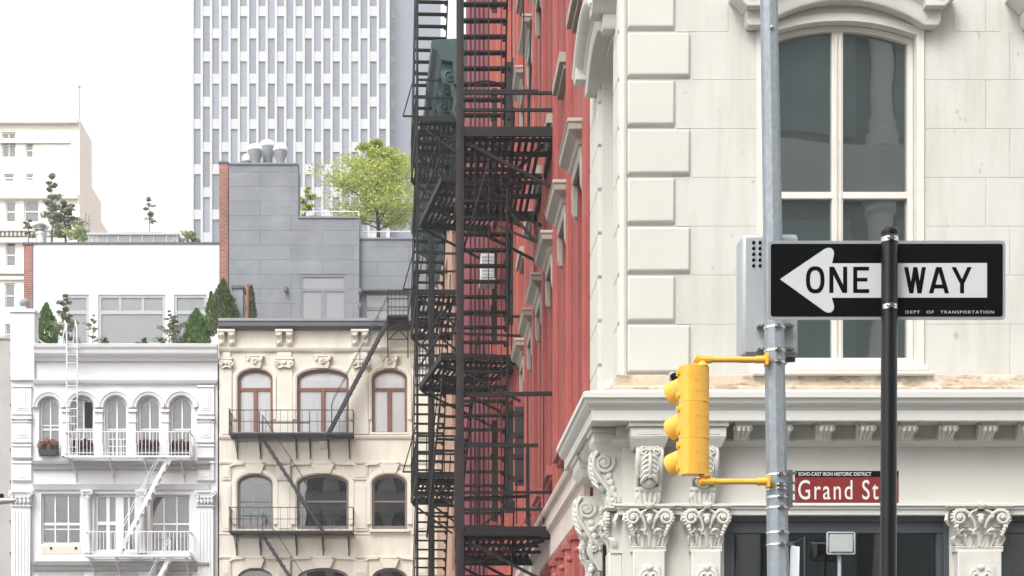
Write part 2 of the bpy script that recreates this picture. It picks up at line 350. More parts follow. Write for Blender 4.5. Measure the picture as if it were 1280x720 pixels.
# ---------------------------------------------------------------- small builders
def leaves(mb,c,r,n,size,rg,flat=1.0):
    for _ in range(n):
        while True:
            d=Vector((rg.uniform(-1,1),rg.uniform(-1,1),rg.uniform(-1,1)))
            if .05<d.length<1: break
        p=Vector(c)+Vector((d.x*r[0],d.y*r[1],d.z*r[2]))
        a=Vector((rg.gauss(0,1),rg.gauss(0,1),rg.gauss(0,1)*flat)).normalized(); b=a.orthogonal().normalized(); b=(Matrix.Rotation(rg.uniform(0,6.28),3,a)@b)
        s=size*rg.uniform(.6,1.3); a=a*s; b=b*s*.5
        mb.quad(p-a,p-b*1.0,p+a,p+b)
def tree(name,label,cat,loc,h,crown,n,size,m,seed,trunk=.05,spread=.5,lean=0,group=None,start=.35):
    """tapered trunk with limbs; leaf clumps at limb ends"""
    rg=random.Random(seed); t=thing(name,label,cat,loc,0,group); tr=MB(); cr=MB()
    top=Vector((lean*h,0,h)); pts=[Vector((0,0,0))]
    for i in range(1,6):
        f=i/5; pts.append(Vector((lean*h*f+rg.uniform(-.03,.03)*h,rg.uniform(-.03,.03)*h,h*f*.95)))
    tr.path(pts,[trunk*(1-.85*i/5) for i in range(6)],7)
    for k in range(crown):
        f=start+(1-start)*(k+.5)/crown; i=min(int(f*5),4); p=pts[i].lerp(pts[i+1],f*5-i)
        a=k*2.4+rg.uniform(-.5,.5); ln=spread*h*(1.12-f)*rg.uniform(.5,1.3)*(.45+min(1,(f-start+.12)*3.2)*.55)
        q=p+Vector((math.cos(a)*ln,math.sin(a)*ln,ln*rg.uniform(.15,.6))); mid=p.lerp(q,.5)+Vector((0,0,-.05*ln))
        tr.path([p,mid,q],[trunk*.4*(1.1-f),trunk*.25*(1.1-f),trunk*.08],5)
        for w in (.45,.7,.95):
            c=p.lerp(q,w)+Vector((rg.uniform(-.12,.12),rg.uniform(-.12,.12),rg.uniform(-.06,.10)))*ln
            rr=ln*rg.uniform(.26,.52)+.02*h
            leaves(cr,c,(rr,rr,rr*rg.uniform(.28,.5)),int(n*rg.uniform(.5,1.3)),size,rg,.6)
    tr.build('trunk',M['bark'],t); cr.build('crown',m,t,smooth=0,recalc=False); return t
def conifer(label,loc,h,w,m,seed,group,n=3800):
    rg=random.Random(seed); t=thing('evergreen_shrub',label,'shrub',loc,0,group); tr=MB(); cr=MB()
    tr.tube((0,0,0),(0,0,h*.9),.05*w+.02,.01,7)
    for i in range(n):
        f=rg.random()**1.1; rad=w/2*(1-f**1.7)**.9*(.72+.5*min(f,.28)/.28*.56)
        a=rg.uniform(0,6.28); lob=1+.22*math.sin(a*3+f*9+seed)+.12*math.sin(a*7-f*17)
        rr=rad*lob*math.sqrt(rg.uniform(.3,1)); p=Vector((math.cos(a)*rr,math.sin(a)*rr,h*(.02+.98*f)))
        up=Vector((math.cos(a)*.8+rg.gauss(0,.4),math.sin(a)*.8+rg.gauss(0,.4),1)).normalized(); s=.085*rg.uniform(.6,1.4)*(h**.5)*.7
        b=up.orthogonal().normalized(); b=Matrix.Rotation(rg.uniform(0,6.28),3,up)@b
        cr.quad(p-up*s*.5,p+b*s*.32,p+up*s,p-b*s*.32)
    tr.build('trunk',M['bark'],t); cr.build('crown',m,t,smooth=0,recalc=False); return t
def stair(mb,lo,hi,wv,n,str_w=.05,str_h=.2,tread=(.2,.03)):
    """two stringers and n treads; lo/hi are the middle points, wv the half width vector"""
    lo=Vector(lo);hi=Vector(hi);wv=Vector(wv)
    for s_ in (-1,1): mb.bar(lo+wv*s_,hi+wv*s_,str_w,str_h)
    run=Vector((hi.x-lo.x,hi.y-lo.y,0)).normalized()
    for i in range(1,n):
        p=lo.lerp(hi,i/n); mb.bar(p-wv,p+wv,tread[0],tread[1])
def handrail(mb,lo,hi,wv,h,r=.018,bow=0):
    lo=Vector(lo);hi=Vector(hi);wv=Vector(wv); up=Vector((0,0,h))
    for s_ in (-1,1):
        a=lo.lerp(hi,.06)+wv*s_; b=lo.lerp(hi,.97)+wv*s_
        mb.path([a,a+up*.9,a.lerp(b,.02)+up,b+up*.98,b+up*.9,b],r,6)
        m_=a.lerp(b,.5); mb.tube(m_,m_+up,r*.8,n=6)
def text_mb(body,x0,x1,z0,z1,y,thick=.001,bold=0,spacing=1.0,words=1.0):
    cu=bpy.data.curves.new('lettering','FONT'); cu.body=body; cu.size=1; cu.offset=bold; cu.space_character=spacing; cu.space_word=words; cu.resolution_u=6
    o=bpy.data.objects.new('lettering_source',cu); COL.objects.link(o); bpy.context.view_layer.update()
    dg=bpy.context.evaluated_depsgraph_get(); me=bpy.data.meshes.new_from_object(o.evaluated_get(dg))
    vs=[v.co.copy() for v in me.vertices]; fs=[tuple(p.vertices) for p in me.polygons]
    bpy.data.objects.remove(o); bpy.data.curves.remove(cu); bpy.data.meshes.remove(me)
    ax=min(v.x for v in vs); bx=max(v.x for v in vs); az=min(v.y for v in vs); bz=max(v.y for v in vs)
    mb=MB(); n=len(vs); q=[(x0+(v.x-ax)/(bx-ax)*(x1-x0), z0+(v.y-az)/(bz-az)*(z1-z0)) for v in vs]
    mb.add([(x,y,z) for x,z in q],fs); return mb
F=2000.0; CX=525.0; CY=915.0; EYE=1.6
def wx(x,D): return (x-CX)/F*D
def wz(y,D): return EYE+(CY-y)/F*D
# ================================================================ the white corner building
DA=18.47; SA=F/DA; AX0=778
def ax(x): return (x-AX0)/SA
def az(y): return EYE+(CY-y)/SA
A=thing('corner_building','cream painted stone corner building with quoins, arched sash windows and ornate shopfront cornice','building',((AX0-CX)/SA,DA,0))
LA=3.10
def side(x,y,z): return (y,LA-x,z)          # local facade frame -> the side wall (looks to -x)
c0=ax(1050)
def a_open(cx): return seg_loop(ax(cx-101),ax(cx+101),az(458),az(41),az(21)-az(41))
shopZ=az(645)
w=MB(); XR=ax(1560)
shop=[(905,1187),(1252,1536)]
holes=[a_open(1050),a_open(1395)]+[arch_loop(ax(a),ax(b),.45,shopZ) for a,b in shop]
holed(w,[(0,0),(XR,0),(XR,17),(0,17)],holes,0,.34)
w.mi=0
# side wall
ws=MB(); sz=9.75; sO=arch_loop(1.07,2.55,5.75,sz,.30); sShop=arch_loop(.75,2.35,.45,4.0)
holed(ws,[(0,0),(LA,0),(LA,17),(0,17)],[sO,sShop],0,.36); ws.xf(side); w.add(ws.v,ws.f)
# body behind (roof, back, far side), leaving a hollow behind the fronts
w.box(.02,XR,.95,LA,16.9,17.0); w.box(.9,XR,1.2,LA,0,16.9); w.box(XR-.02,XR,0.01,1.2,0,16.98)
w.build('wall',M['stone'],A,smooth=0)
# ashlar courses, bevelled slabs with open joints
cy=[467+3,405.5,344,283,222,161,100,40,-21,-82,-143,-204]
for i in range(len(cy)-1):
    z0=az(cy[i])+.001; z1=az(cy[i+1])-.001
    narrow=(i%2==1)
    xl=ax(845 if narrow else 864)
    def slab(xa,xb):
        if xb-xa>.02: m=MB(); m.box(xa,xb,-.007,.004,z0,z1); m.build('ashlar_block',M['ashlar'],A,bevel=.003,smooth=0)
    arch=cy[i+1]<30
    slab(xl,ax(947)) if not arch else slab(xl,ax(910))
    r1=1156 if not arch else 1192; jx=1232 if i%2 else 1262
    slab(ax(r1),ax(jx)-.004); slab(ax(jx),ax(1292)) if not arch else slab(ax(jx),ax(1250))
    if cy[i]<-20:
        slab(ax(910)+.004,ax(1050)); slab(ax(1050)+.004,ax(1192)-.004)
    slab(ax(1502),XR)
    q=MB(); xe=ax(844 if narrow else 863); xs=ax(783.5); b=.045; zz0=z0+.008; zz1=z1-.008
    q.hexa([(xs,.0,zz0),(xe,.0,zz0),(xe-b*.6,-.044,zz0+b),(xs+b*.35,-.044,zz0+b)],[(xs,.0,zz1),(xe,.0,zz1),(xe-b*.6,-.044,zz1-b*.5),(xs+b*.35,-.044,zz1-b*.5)])
    q.build('quoin',M['stone'],A,bevel=.012)
    # side quoins: pillar by the corner and by the red building, with chamfered joints
    for xa,xb in ((2.62,LA-.03),(.03,1.00)):
        s1=MB(); g=.035
        s1.prism([(xa,z0+g),(xa+g,z0),(xb-g,z0),(xb,z0+g),(xb,z1-.008),(xa,z1-.008)],-.05,.004); s1.xf(side); s1.build('quoin',M['stone'],A,bevel=.006)
# smooth corner bead
q=MB(); q.path([(0.012,.012,5.7),(0.012,.012,16.9)],.05,10); q.build('corner_bead',M['stone'],A)
q=MB(); q.box(2.575,2.60,-.02,.02,5.8,9.7); q.xf(side); q.build('gap_strip',M['gap'],A)  # near-black strip laid on the wall to draw the dark gap
# main windows
def sash_window(cx):
    lp=a_open(cx); k=cx-1050
    X=lambda v: ax(v+k)
    # brickmould
    b=MB(); o=inset(lp,-.03); i_=inset(lp,.055); ring(b,o,i_,-.03,.10); b.build('window_surround',M['winpaint'],A,smooth=30)
    lp2=inset(lp,.06); t1=az(40)
    w_=window(A,lp2,.10,.062,M['winpaint'],M['glassteal'],
        vb=[(X(1050),az(455),az(30),.128)],
        hb=[(az(240),X(958),X(1142),.075),(az(452),X(955),X(1145),.10)],bd=.06,depth=.11,
        back=[(M['tealroom'],X(940),X(1160),az(470),az(20),.62)],backy=.5)
    return w_
for cx in (1050,1395): sash_window(cx)
# a lowered dark blind in the lower half of the room behind the left panes
q=MB(); q.box(ax(953),ax(1046),.50,.52,az(238),az(128)); q.build('blind',M['slate'],A,smooth=0)
q=MB(); q.box(ax(1046),ax(1048.5),.086,.112,az(452),az(42)); q.box(ax(1051.5),ax(1054),.086,.112,az(452),az(42)); q.build('glazing_bead',M['winpaint'],A,smooth=0)
# hoods over the windows
def seg_path(cx,hw,zs,rise,n=20,ext=None):
    r=(hw*hw+rise*rise)/(2*rise); a=math.asin(hw/r)
    return [(cx+r*math.sin(-a+2*a*i/n), zs+rise-r+r*math.cos(-a+2*a*i/n)) for i in range(n+1)]
def hood(cx,hw,zs,rise,xf=None,out=.34,thick=.42):
    m=MB()
    pts=seg_path(cx,hw,zs,rise)
    m.arc_sweep(pts,[(0,.0),(0,out*.50),(.03,out*.55),(.17,out*.55),(.19,out*.62),(.22,out*.64),(.24,out*.85),(.29,out*.98),(.31,out),(.36,out),(.37,out*.95),(thick,0)])
    for s_ in (-1,1):      # flat ears at both ends
        x=cx+s_*hw; xe=x+s_*.19
        m.prism([(x,zs+.0),(xe-s_*.03,zs+.0),(xe,zs+.05),(xe,zs+.20),(x,zs+.20)],-out*.545,0)
        xf_=x+s_*.36
        m.prism([(x-s_*.02,zs+.17),(xf_-s_*.16,zs+.17),(xf_-s_*.12,zs+.21),(xf_-s_*.10,zs+.24),(xf_-s_*.04,zs+.29),(xf_-s_*.02,zs+.31),(xf_,zs+.32),(xf_,zs+.37),(x-s_*.02,zs+.37)],-out*.92,0)
    if xf: m.xf(xf)
    return m.build('window_hood',M['ornament'],A,bevel=.008,smooth=40)
hood(c0,ax(1150)-c0,az(39),.29,out=.30); hood(ax(1395),ax(1150)-c0,az(39),.26,out=.30)
hood(1.81,.86,9.83,.30,xf=side,out=.36)
# side window
b=MB(); lp2=sO
ww=window(A,inset(sO,.02),.20,.07,M['winpaint'],M['glassteal'],vb=[(1.81,5.8,9.98,.1)],hb=[(7.9,1.1,2.5,.07)],back=[(M['tealroom'],.9,2.7,5.7,10.2,.6)],xf=side)
# sills
q=MB(); q.box(ax(944),ax(1157),-.13,.1,az(467),az(458.5)); q.box(ax(938),ax(1163),-.16,.0,az(472),az(467.3)); q.build('window_sill',M['winpaint'],A,bevel=.012)
q=MB(); q.box(1.0,2.62,-.14,.1,5.66,5.76); q.xf(side); q.build('window_sill',M['winpaint'],A,bevel=.012)
# rough ledge above the cornice
def plan(ends=True): return [(XR,0),(0,0),(0,LA-.03)]
LP=[(XR,0),(0,0),(0,LA-.03)]
def rev(p): return p
m=MB(); m.plan_sweep(rev(LP),[(0,az(470)),(.075,az(470)),(.085,az(474)),(.10,az(484)),(.13,az(487)),(.13,az(491)),(0,az(491))]); m.build('stone_ledge',M['ledge'],A,bevel=.01)
# main cornice
lip=5.405
prof=[(0,az(490)),(.10,az(489)),(.47,lip+.03),(.50,lip+.015),(.50,lip-.045),(.475,lip-.055),(.46,lip-.10),(.425,lip-.135),(.41,lip-.14),(.41,lip-.155),(.395,lip-.16),(.395,lip-.285),(.375,lip-.295),(.36,lip-.295),(.34,lip-.28),(0,lip-.28)]
m=MB(); m.plan_sweep(rev(LP),prof); m.build('cornice',M['cornice'],A,smooth=25)
m=MB(); m.plan_sweep(rev(LP),[(0,5.125),(.07,5.125),(.07,4.985),(.10,4.975),(.115,4.955),(.115,4.935),(.08,4.92),(.05,4.90),(0,4.89)]); m.build('bed_moulding',M['cornice'],A,smooth=25)
m=MB(); m.plan_sweep(rev(LP),[(0,4.225),(.10,4.225),(.105,4.20),(.08,4.19),(.08,4.165),(.06,4.155),(.06,4.10),(0,4.10)]); m.build('architrave_moulding',M['cornice'],A,smooth=25)
# modillions under the cornice
def modillion_mb():
    m=MB(); w_=.086
    m.box(-w_-.012,w_+.012,-.27,0,.155,.178)
    m.prism_x([(0,.154),(-.25,.154),(-.262,.125),(-.25,.09),(-.215,.078),(-.18,.082),(-.15,.06),(-.12,.0),(-.075,-.012),(-.05,.01),(0,.0)],-w_,w_)
    for s_ in (-1,1):
        m.lathe([(.0,0),(.042,0),(.042,.012),(.022,.016),(.02,.022),(0,.022)],(s_*w_+(0 if s_>0 else -.022),-.215,.115),10,'x')
    for k in (-.05,0,.05):
        m.path([(k,-.268,.125),(k*1.1,-.255,.088),(k*.9,-.205,.072),(k*.8,-.155,.052),(k*.7,-.125,.002),(k*.5,-.08,-.016)],[.022,.026,.024,.022,.02,.01],6)
    return m
mp=None
for x in (923,973,1024.5,1075,1126.5,1176.5,1225.5,1274,1323,1372,1421):
    if mp is None: mp=modillion_mb().build('modillion',M['ornament'],A,bevel=.005); o=mp
    else: o=mp.copy(); COL.objects.link(o)
    o.location=(ax(x),-.06,4.942)
# blocks that break forward over the corner pilasters
def block(xa,xb,o=.36,xf=None):
    m=MB(); z0,z1=4.885,5.118
    m.box(xa,xb,-o,0,z1-.055,z1); m.box(xa+.025,xb-.025,-o+.03,0,z0+.06,z1-.057)
    m.hexa([(xa+.07,-o+.09,z0-.05),(xb-.07,-o+.09,z0-.05),(xb-.07,0,z0-.05),(xa+.07,0,z0-.05)],[(xa+.028,-o+.03,z0+.058),(xb-.028,-o+.03,z0+.058),(xb-.028,0,z0+.058),(xa+.028,0,z0+.058)])
    m.box(xa+.10,xb-.10,-o-.002+.028,-o+.04,z0+.085,z1-.085)
    if xf: m.xf(xf)
    m.build('cornice_block',M['ornament'],A,bevel=.008)
block(ax(781),ax(834)); block(ax(845),ax(904))
block(LA-.50,LA-.02,xf=side); block(.55,1.35,xf=side)
# carved consoles and capitals
def spiral(c,r0,r1,turns,plane='yz',n=30,start=0,sgn=1):
    P=[]
    for i in range(n+1):
        f=i/n; a=start+sgn*turns*2*PI*f; r=r0+(r1-r0)*f**.85
        P.append((c[0],c[1]+r*math.cos(a),c[2]+r*math.sin(a)) if plane=='yz' else (c[0]+r*math.cos(a),c[1]-.02*f,c[2]+r*math.sin(a)))
    return P
def leaf(m,cx,y,z0,w_,h,out,curl=.3,nu=7,nv=8,lean=0):
    rows=[]
    for j in range(nv+1):
        f=j/nv; ww=w_*.5*(.55+.75*math.sin(PI*min(1,f*1.02))**.8)*(1.0 if f<.85 else .7)*(1+.12*math.cos(f*PI*7))
        zz=z0+h*(f if f<.8 else .8+(f-.8)*.3-(f-.8)*curl); oo=out*(f**2.2)+(.0 if f<.8 else (f-.8)*out*1.2)
        rows.append([(cx+lean*f+ww*(2*i/nu-1), y-oo-.03*(1-(2*i/nu-1)**2)-.014*math.cos((2*i/nu-1)*PI*3), zz) for i in range(nu+1)])
    fr=[r+[(p[0],p[1]+.03,p[2]) for p in r[::-1]] for r in rows]; m.rings(fr)
def console_mb(w_,h,d):
    """S scroll bracket, top at z=0, hangs down by h, projects d at the top"""
    m=MB(); P=[]
    for i in range(33):
        f=i/32; zz=-h*f
        oo=d*(.80+.20*math.sin(f*PI*1.6)) if f<.35 else None
        o=d*(.93-.62*(1/(1+math.exp(-(f-.42)*13))))+.10*d*math.exp(-((f-.80)/.09)**2)-.16*d*max(0,f-.86)/.14
        P.append((-max(o,.03),zz))
    m.prism_x([(0,0)]+P+[(0,-h)],-w_*.40,w_*.40)
    for s_ in (-1,1):
        x=s_*w_*.43
        m.path(spiral((x,-d*.60,-h*.17),d*.36,d*.04,1.9,start=PI*.15,sgn=-1 ),[.026]*24+[.03]*7,6)
        m.path(spiral((x,-d*.32,-h*.70),d*.24,d*.03,1.6,start=-PI*.1,sgn=1),[.02]*31,6)
        m.ell((x,-d*.60,-h*.17),(.03,.05,.05)); m.ell((x,-d*.32,-h*.70),(.03,.035,.035))
        m.path([(x,-d*.93,-h*.22),(x,-d*.80,-h*.38),(x,-d*.50,-h*.50),(x,-d*.40,-h*.60)],[.025,.022,.02,.02],6)
        for k in range(4): # small foliage along the S
            m.ell((s_*w_*.40,-d*(.42-.06*k),-h*(.36+.09*k)),(.03,.045,.05),8,5)
    # acanthus down the front
    rg=random.Random(3)
    leaf(m,0,-d*.86,-h*.46,w_*.78,h*.46,d*.12,curl=.2)
    m.ell((0,-d*.80,-h*.27),(w_*.32,.07,h*.20),12,8); m.ell((0,-d*.60,-h*.50),(w_*.33,.075,h*.09),12,8)
    m.path([(0,-d*.98,-h*.04),(0,-d*1.06,-h*.20),(0,-d*1.02,-h*.36),(0,-d*.92,-h*.44)],[.018,.022,.020,.008],7)
    for s_ in (-1,1):
        for k in range(5): m.path([(s_*.012,-d*(1.03-.02*k),-h*(.14+.07*k)),(s_*w_*.17,-d*(1.02-.03*k),-h*(.165+.07*k)),(s_*w_*.30,-d*(.93-.03*k),-h*(.22+.07*k)),(s_*w_*.33,-d*(.88-.03*k),-h*(.255+.07*k))],[.016,.026,.020,.006],6)
        m.path(spiral((s_*w_*.24,-d*1.0,-h*.09),.05,.012,1.3,'xz',16,start=PI/2,sgn=-s_),.014,6)
    for s_ in (-1,1): m.path([(s_*w_*.46,-d*.80,-.01),(s_*w_*.46,-d*.95,-h*.10),(s_*w_*.46,-d*.95,-h*.26),(s_*w_*.46,-d*.62,-h*.46),(s_*w_*.46,-d*.40,-h*.60),(s_*w_*.42,-d*.42,-h*.74),(s_*w_*.30,-d*.2,-h*.94)],[.022,.026,.026,.022,.022,.022,.012],7)
    for s_ in (-1,1):
        for k in range(5): m.path([(s_*w_*.10,-d*(.93-.03*k),-h*(.10+.07*k)),(s_*w_*.30,-d*(.97-.05*k),-h*(.08+.075*k)),(s_*w_*.40,-d*(.90-.05*k),-h*(.13+.08*k))],[.03,.034,.014],6)
    m.path([(-w_*.5,-d*.40,-h*.60),(w_*.5,-d*.40,-h*.60)],.042,8)
    for k in (-1,-.33,.33,1): m.path([(k*w_*.36,-d*.42,-h*.61),(k*w_*.30,-d*.40,-h*.74),(k*w_*.16,-d*.26,-h*.90)],[.03,.04,.015],6)
    m.ell((0,-d*.36,-h*.985),(.07,.05,.07)); 
    for k in range(5):
        a=PI*2*k/5; m.ell((math.cos(a)*.06,-d*.38,-h*.99+math.sin(a)*.06),(.036,.03,.036),8,5)
    return m
def put(m,name,loc,xf=None,bev=0,smooth=50):
    m.xf(lambda x,y,z:(x+loc[0],y+loc[1],z+loc[2]))
    if xf: m.xf(xf)
    return m.build(name,M['ornament'],A,bevel=bev,smooth=smooth)
put(console_mb(.29,.80,.30),'console',(ax(808),0,4.86)); put(console_mb(.29,.80,.30),'console',(ax(876),0,4.86))
put(console_mb(.29,.82,.34),'console',(LA-.20,0,4.86),side); put(console_mb(.29,.95,.34),'console',(.95,0,4.62),side)
# ogee fluted bed under the side cornice (the ribbed piece between the blocks)
m=MB()
for k in range(7): m.path([(1.45+k*.155,-.06,4.88),(1.45+k*.155,-.10,4.98),(1.45+k*.155,-.26,5.06),(1.45+k*.155,-.30,5.11)],[.05,.055,.06,.05],7)
m.xf(side); m.build('ribbed_bed',M['ornament'],A,smooth=50)
def capital_mb(wb,wt,h,d):
    """composite pilaster capital: base z=0, corner scrolls, leaves, mask and abacus"""
    m=MB()
    m.hexa([(-wb/2,-d*.55,0),(wb/2,-d*.55,0),(wb/2,0,0),(-wb/2,0,0)],[(-wt*.36,-d*.70,h*.86),(wt*.36,-d*.70,h*.86),(wt*.36,0,h*.86),(-wt*.36,0,h*.86)])
    m.box(-wb*.55,wb*.55,-d*.70,0,-.03,.008); m.path([(-wb*.55,-d*.66,.018),(wb*.55,-d*.66,.018)],.014,8)
    m.box(-wt*.48,wt*.48,-d*.98,0,h*.905,h*.945); m.box(-wt*.53,wt*.53,-d*1.10,0,h*.955,h); m.box(-wt*.50,wt*.50,-d*1.03,0,h*.946,h*.954)
    r0=h*.165
    for s_ in (-1,1):
        c=(s_*wt*.345,-d*.98,h*.70)
        # big corner volute and the stalk that feeds it
        sp=spiral(c,r0,.016,1.55,'xz',34,start=PI/2,sgn=-s_)
        stalk=[(s_*wb*.10,-d*.80,h*.40),(s_*wt*.10,-d*.92,h*.60),(s_*wt*.18,-d*.98,h*.78),(s_*wt*.27,-d*1.0,h*.86)]
        m.path(stalk+sp,[.014,.018,.021,.023]+[.023-.009*k/34 for k in range(35)],7)
        m.ell((c[0],c[1]-.02,c[2]),(.026,.03,.026))
        for k in range(7):      # pleats on the outer side of the volute
            a=PI*.5-s_*(.35+.42*k); m.ell((c[0]+math.cos(a)*r0*1.08,c[1]+.01,c[2]+math.sin(a)*r0*1.08),(.020,.035,.020),6,4)
        # drops under the volute
        for k in range(4): m.ell((s_*(wt*.40-.012*k),-d*(.98-.06*k),h*(.49-.065*k)),(.030-.003*k,.035,.030),8,5)
        m.path([(s_*wt*.06,-d*1.0,h*.88),(s_*wt*.15,-d*1.04,h*.83),(s_*wt*.20,-d*1.02,h*.72),(s_*wt*.13,-d*.98,h*.66)],[.012,.016,.014,.006],6)
        leaf(m,s_*wb*.19,-d*.60,.01,wb*.30,h*.40,d*.34,curl=.6); leaf(m,s_*wb*.42,-d*.52,.01,wb*.26,h*.36,d*.40,curl=.6,lean=s_*.03)
        leaf(m,s_*wb*.33,-d*.60,h*.16,wb*.26,h*.42,d*.38,curl=.5,lean=s_*.02)
        m.path([(s_*wb*.08,-d*.78,h*.30),(s_*wb*.22,-d*.88,h*.42),(s_*wb*.40,-d*.95,h*.44),(s_*wb*.50,-d*.9,h*.36)],[.012,.018,.017,.006],6)
        m.path([(s_*wt*.40,-d*.2,h*.86),(s_*wt*.49,-d*.35,h*.80),(s_*wt*.52,-d*.5,h*.66),(s_*wt*.47,-d*.42,h*.54)],[.018,.024,.024,.01],7)
    leaf(m,0,-d*.62,h*.05,wb*.34,h*.52,d*.40,curl=.4)
    # mask with a small crest over it
    m.ell((0,-d*1.0,h*.66),(.036,.04,.055),10,7); m.ell((0,-d*1.14,h*.655),(.010,.022,.018),6,4); m.ell((0,-d*.98,h*.745),(.05,.035,.024),8,5)
    for k in (-1,0,1): m.path([(k*.012,-d*1.1,h*.90),(k*.032,-d*1.18,h*.99),(k*.040,-d*1.12,h*(1.10 if k==0 else 1.05))],[.014,.018,.006],6)
    m.ell((0,-d*1.17,h*.97),(.024,.024,.030))
    for k in range(11): m.ell((-wb*.48+wb*.96*k/10,-d*.64,.045),(.017,.015,.017),6,4)
    return m
pil=[(809,39,58),(880,36,56),(1219,54,76)]
for x,wb,wt in pil:
    xx=ax(x); w2=wb/SA/2
    q=MB(); q.box(xx-w2,xx+w2,-.15,0,0.0,3.68); q.box(xx-w2-.03,xx+w2+.03,-.20,0,0,.5)
    q.build('pilaster',M['ornament'],A,bevel=.01)
    q=MB(); q.box(xx-w2*.66,xx+w2*.66,-.172,-.148,2.6,3.50); q.box(xx-w2*.52,xx+w2*.52,-.19,-.17,3.30,3.47); 
    for s_ in (-1,1):
        q.path(spiral((xx+s_*w2*.28,-.19,3.38),.07,.015,1.4,'xz',22,start=PI/2,sgn=-s_),.02,6)
        q.path([(xx,-.19,3.18),(xx+s_*w2*.30,-.2,3.22),(xx+s_*w2*.5,-.19,3.30)],[.02,.03,.012],6)
    q.ell((xx,-.19,3.30),(.05,.035,.10)); q.ell((xx,-.19,3.48),(.045,.03,.04)); q.build('relief_panel',M['ornament'],A,bevel=.004,smooth=50)
    put(capital_mb(wb/SA,wt/SA,.50,.19),'capital',(xx,0,3.70))
# side pilaster with capital seen on the side street
for xx in (LA-.22,.42):
    q=MB(); q.box(xx-.17,xx+.17,-.15,0,0,3.68); q.xf(side); q.build('pilaster',M['ornament'],A,bevel=.01)
    put(capital_mb(.34,.52,.50,.19),'capital',(xx,0,3.70),side)
# shop windows
for a,b in shop:
    lp=arch_loop(ax(a),ax(b),.45,shopZ)
    f=MB(); ring(f,lp,inset(lp,.06),.02,.20)
    f.box(ax(a)+.06,ax(b)-.06,.05,.14,shopZ-.19,shopZ-.061)
    xs_=[ax(a)+.12]+([ax(978)] if a<1000 else [])+[ax(b)-.11]
    for x in (ax(a)+.095,ax(b)-.095): f.box(x-.034,x+.034,.06,.15,.52,shopZ-.191)
    if a<1000: f.box(ax(978)-.045,ax(978)+.045,.055,.15,.52,shopZ-.191)
    f.box(ax(a)+.06,ax(b)-.06,.05,.14,.52,.62)
    wf=f.build('shop_window',M['shopframe'],A,bevel=.004,smooth=0)
    p=MB(); p.box(ax(a)+.03,ax(b)-.03,.105,.117,.47,shopZ-.03); p.build('pane',M['glassshop'],wf,smooth=0)
    p=MB(); p.box(ax(a)-.05,ax(b)+.05,.85,.88,.1,shopZ+.2); p.build('backing_sheet',M['dark'],wf,smooth=0)
lp=arch_loop(.75,2.35,.45,4.0); f=MB(); ring(f,lp,inset(lp,.1),.05,.2); f.xf(side); wf=f.build('shop_window',M['shopframe'],A,smooth=0)
p=MB(); p.box(.8,2.3,.12,.13,.5,3.95); p.xf(side); p.build('pane',M['glassshop'],wf,smooth=0)
p=MB(); p.box(.6,2.5,.8,.82,.2,4.1); p.xf(side); p.build('backing_sheet',M['dark'],wf,smooth=0)
# round grey security camera on the ledge behind the signal
t=thing('security_camera','small dark round camera on the ledge behind the yellow signal','camera',((840-CX)/SA,DA-.09,az(474)))
m=MB(); m.lathe([(.0,-.02),(.05,-.02),(.055,.03),(.04,.055),(0,.06)],n=12); m.build('mount',M['alu'],t)
m=MB(); m.ell((0,-.05,.0),(.045,.05,.045)); m.build('dome',M['signblack'],t)
# floodlight in front of the shop glass
t=thing('floodlight','square grey floodlight on a thin stem before the dark shop glass','lamp',((1043-CX)/SA,DA-.22,2.9))
m=MB(); m.tube((0,0,-2.9),(0,0,.70),.022); m.bar((0,0,.55),(0,.04,.78),.03); m.build('stem',M['alu'],t)
m=MB(); x0,x1,zA,zB=-.155,.155,.715,.955
m.hexa([(x0+.02,-.07,zA+.02),(x1-.02,-.07,zA+.02),(x1-.05,.06,zA+.06),(x0+.05,.06,zA+.06)],[(x0,-.05,zB),(x1,-.05,zB),(x1-.05,.06,zB-.04),(x0+.05,.06,zB-.04)])
for xx in (x0,x1): m.bar((xx,-.065,zA+.01),(xx,-.065,zB+.01),.02)
m.bar((x0,-.065,zB+.01),(x1,-.065,zB+.01),.02); m.bar((x0,-.065,zA+.01),(x1,-.065,zA+.01),.02); hd=m.build('housing',M['alu'],t,bevel=.006)
m=MB(); m.box(x0+.025,x1-.025,-.088,-.08,zA+.03,zB-.01); m.build('lens',M['lampglass'],t,bevel=.004)
# ================================================================ signal pole, signal, cabinet, signs
DP=14.2; SP=F/DP
def px(x,D=DP): return (x-CX)*D/F
def pz(y,D=DP): return EYE+(CY-y)*D/F
zt=pz(-40); xt=px(960.5); zb_=0; xb_=px(979.5)
t=thing('signal_pole','tall grey galvanised octagonal pole carrying the yellow traffic signal','pole',(xb_,DP,0))
P0=Vector((0,0,0)); P1=Vector((xt-xb_,0,zt))
def pole_at(z): f=z/zt; return P0.lerp(P1,f), .098+(.070-.098)*f
m=MB(); rings=[]
for f in (0,1):
    c=P0.lerp(P1,f); r=.100 if f==0 else .0705
    rings.append([(c.x+r/math.cos(PI/8)*math.cos(PI/8+PI/4*k+.22),c.y+r/math.cos(PI/8)*math.sin(PI/8+PI/4*k+.22),c.z) for k in range(8)])
m.rings(rings); m.build('shaft',M['galv'],t,bevel=.006,smooth=0)
m=MB(); m.box(-.2,.2,-.2,.2,0,.04); m.lathe([(.15,.04),(.14,.25),(.11,.28)],n=8); m.build('base',M['galv'],t,bevel=.01)
q=MB(); c,_=pole_at(pz(39)); q.lathe([(.0,0),(.018,0),(.018,-.012),(.008,-.014),(.006,-.03),(0,-.03)],(c.x+.004,-.074,c.z),8,'y'); q.build('bolt',M['steel'],t)
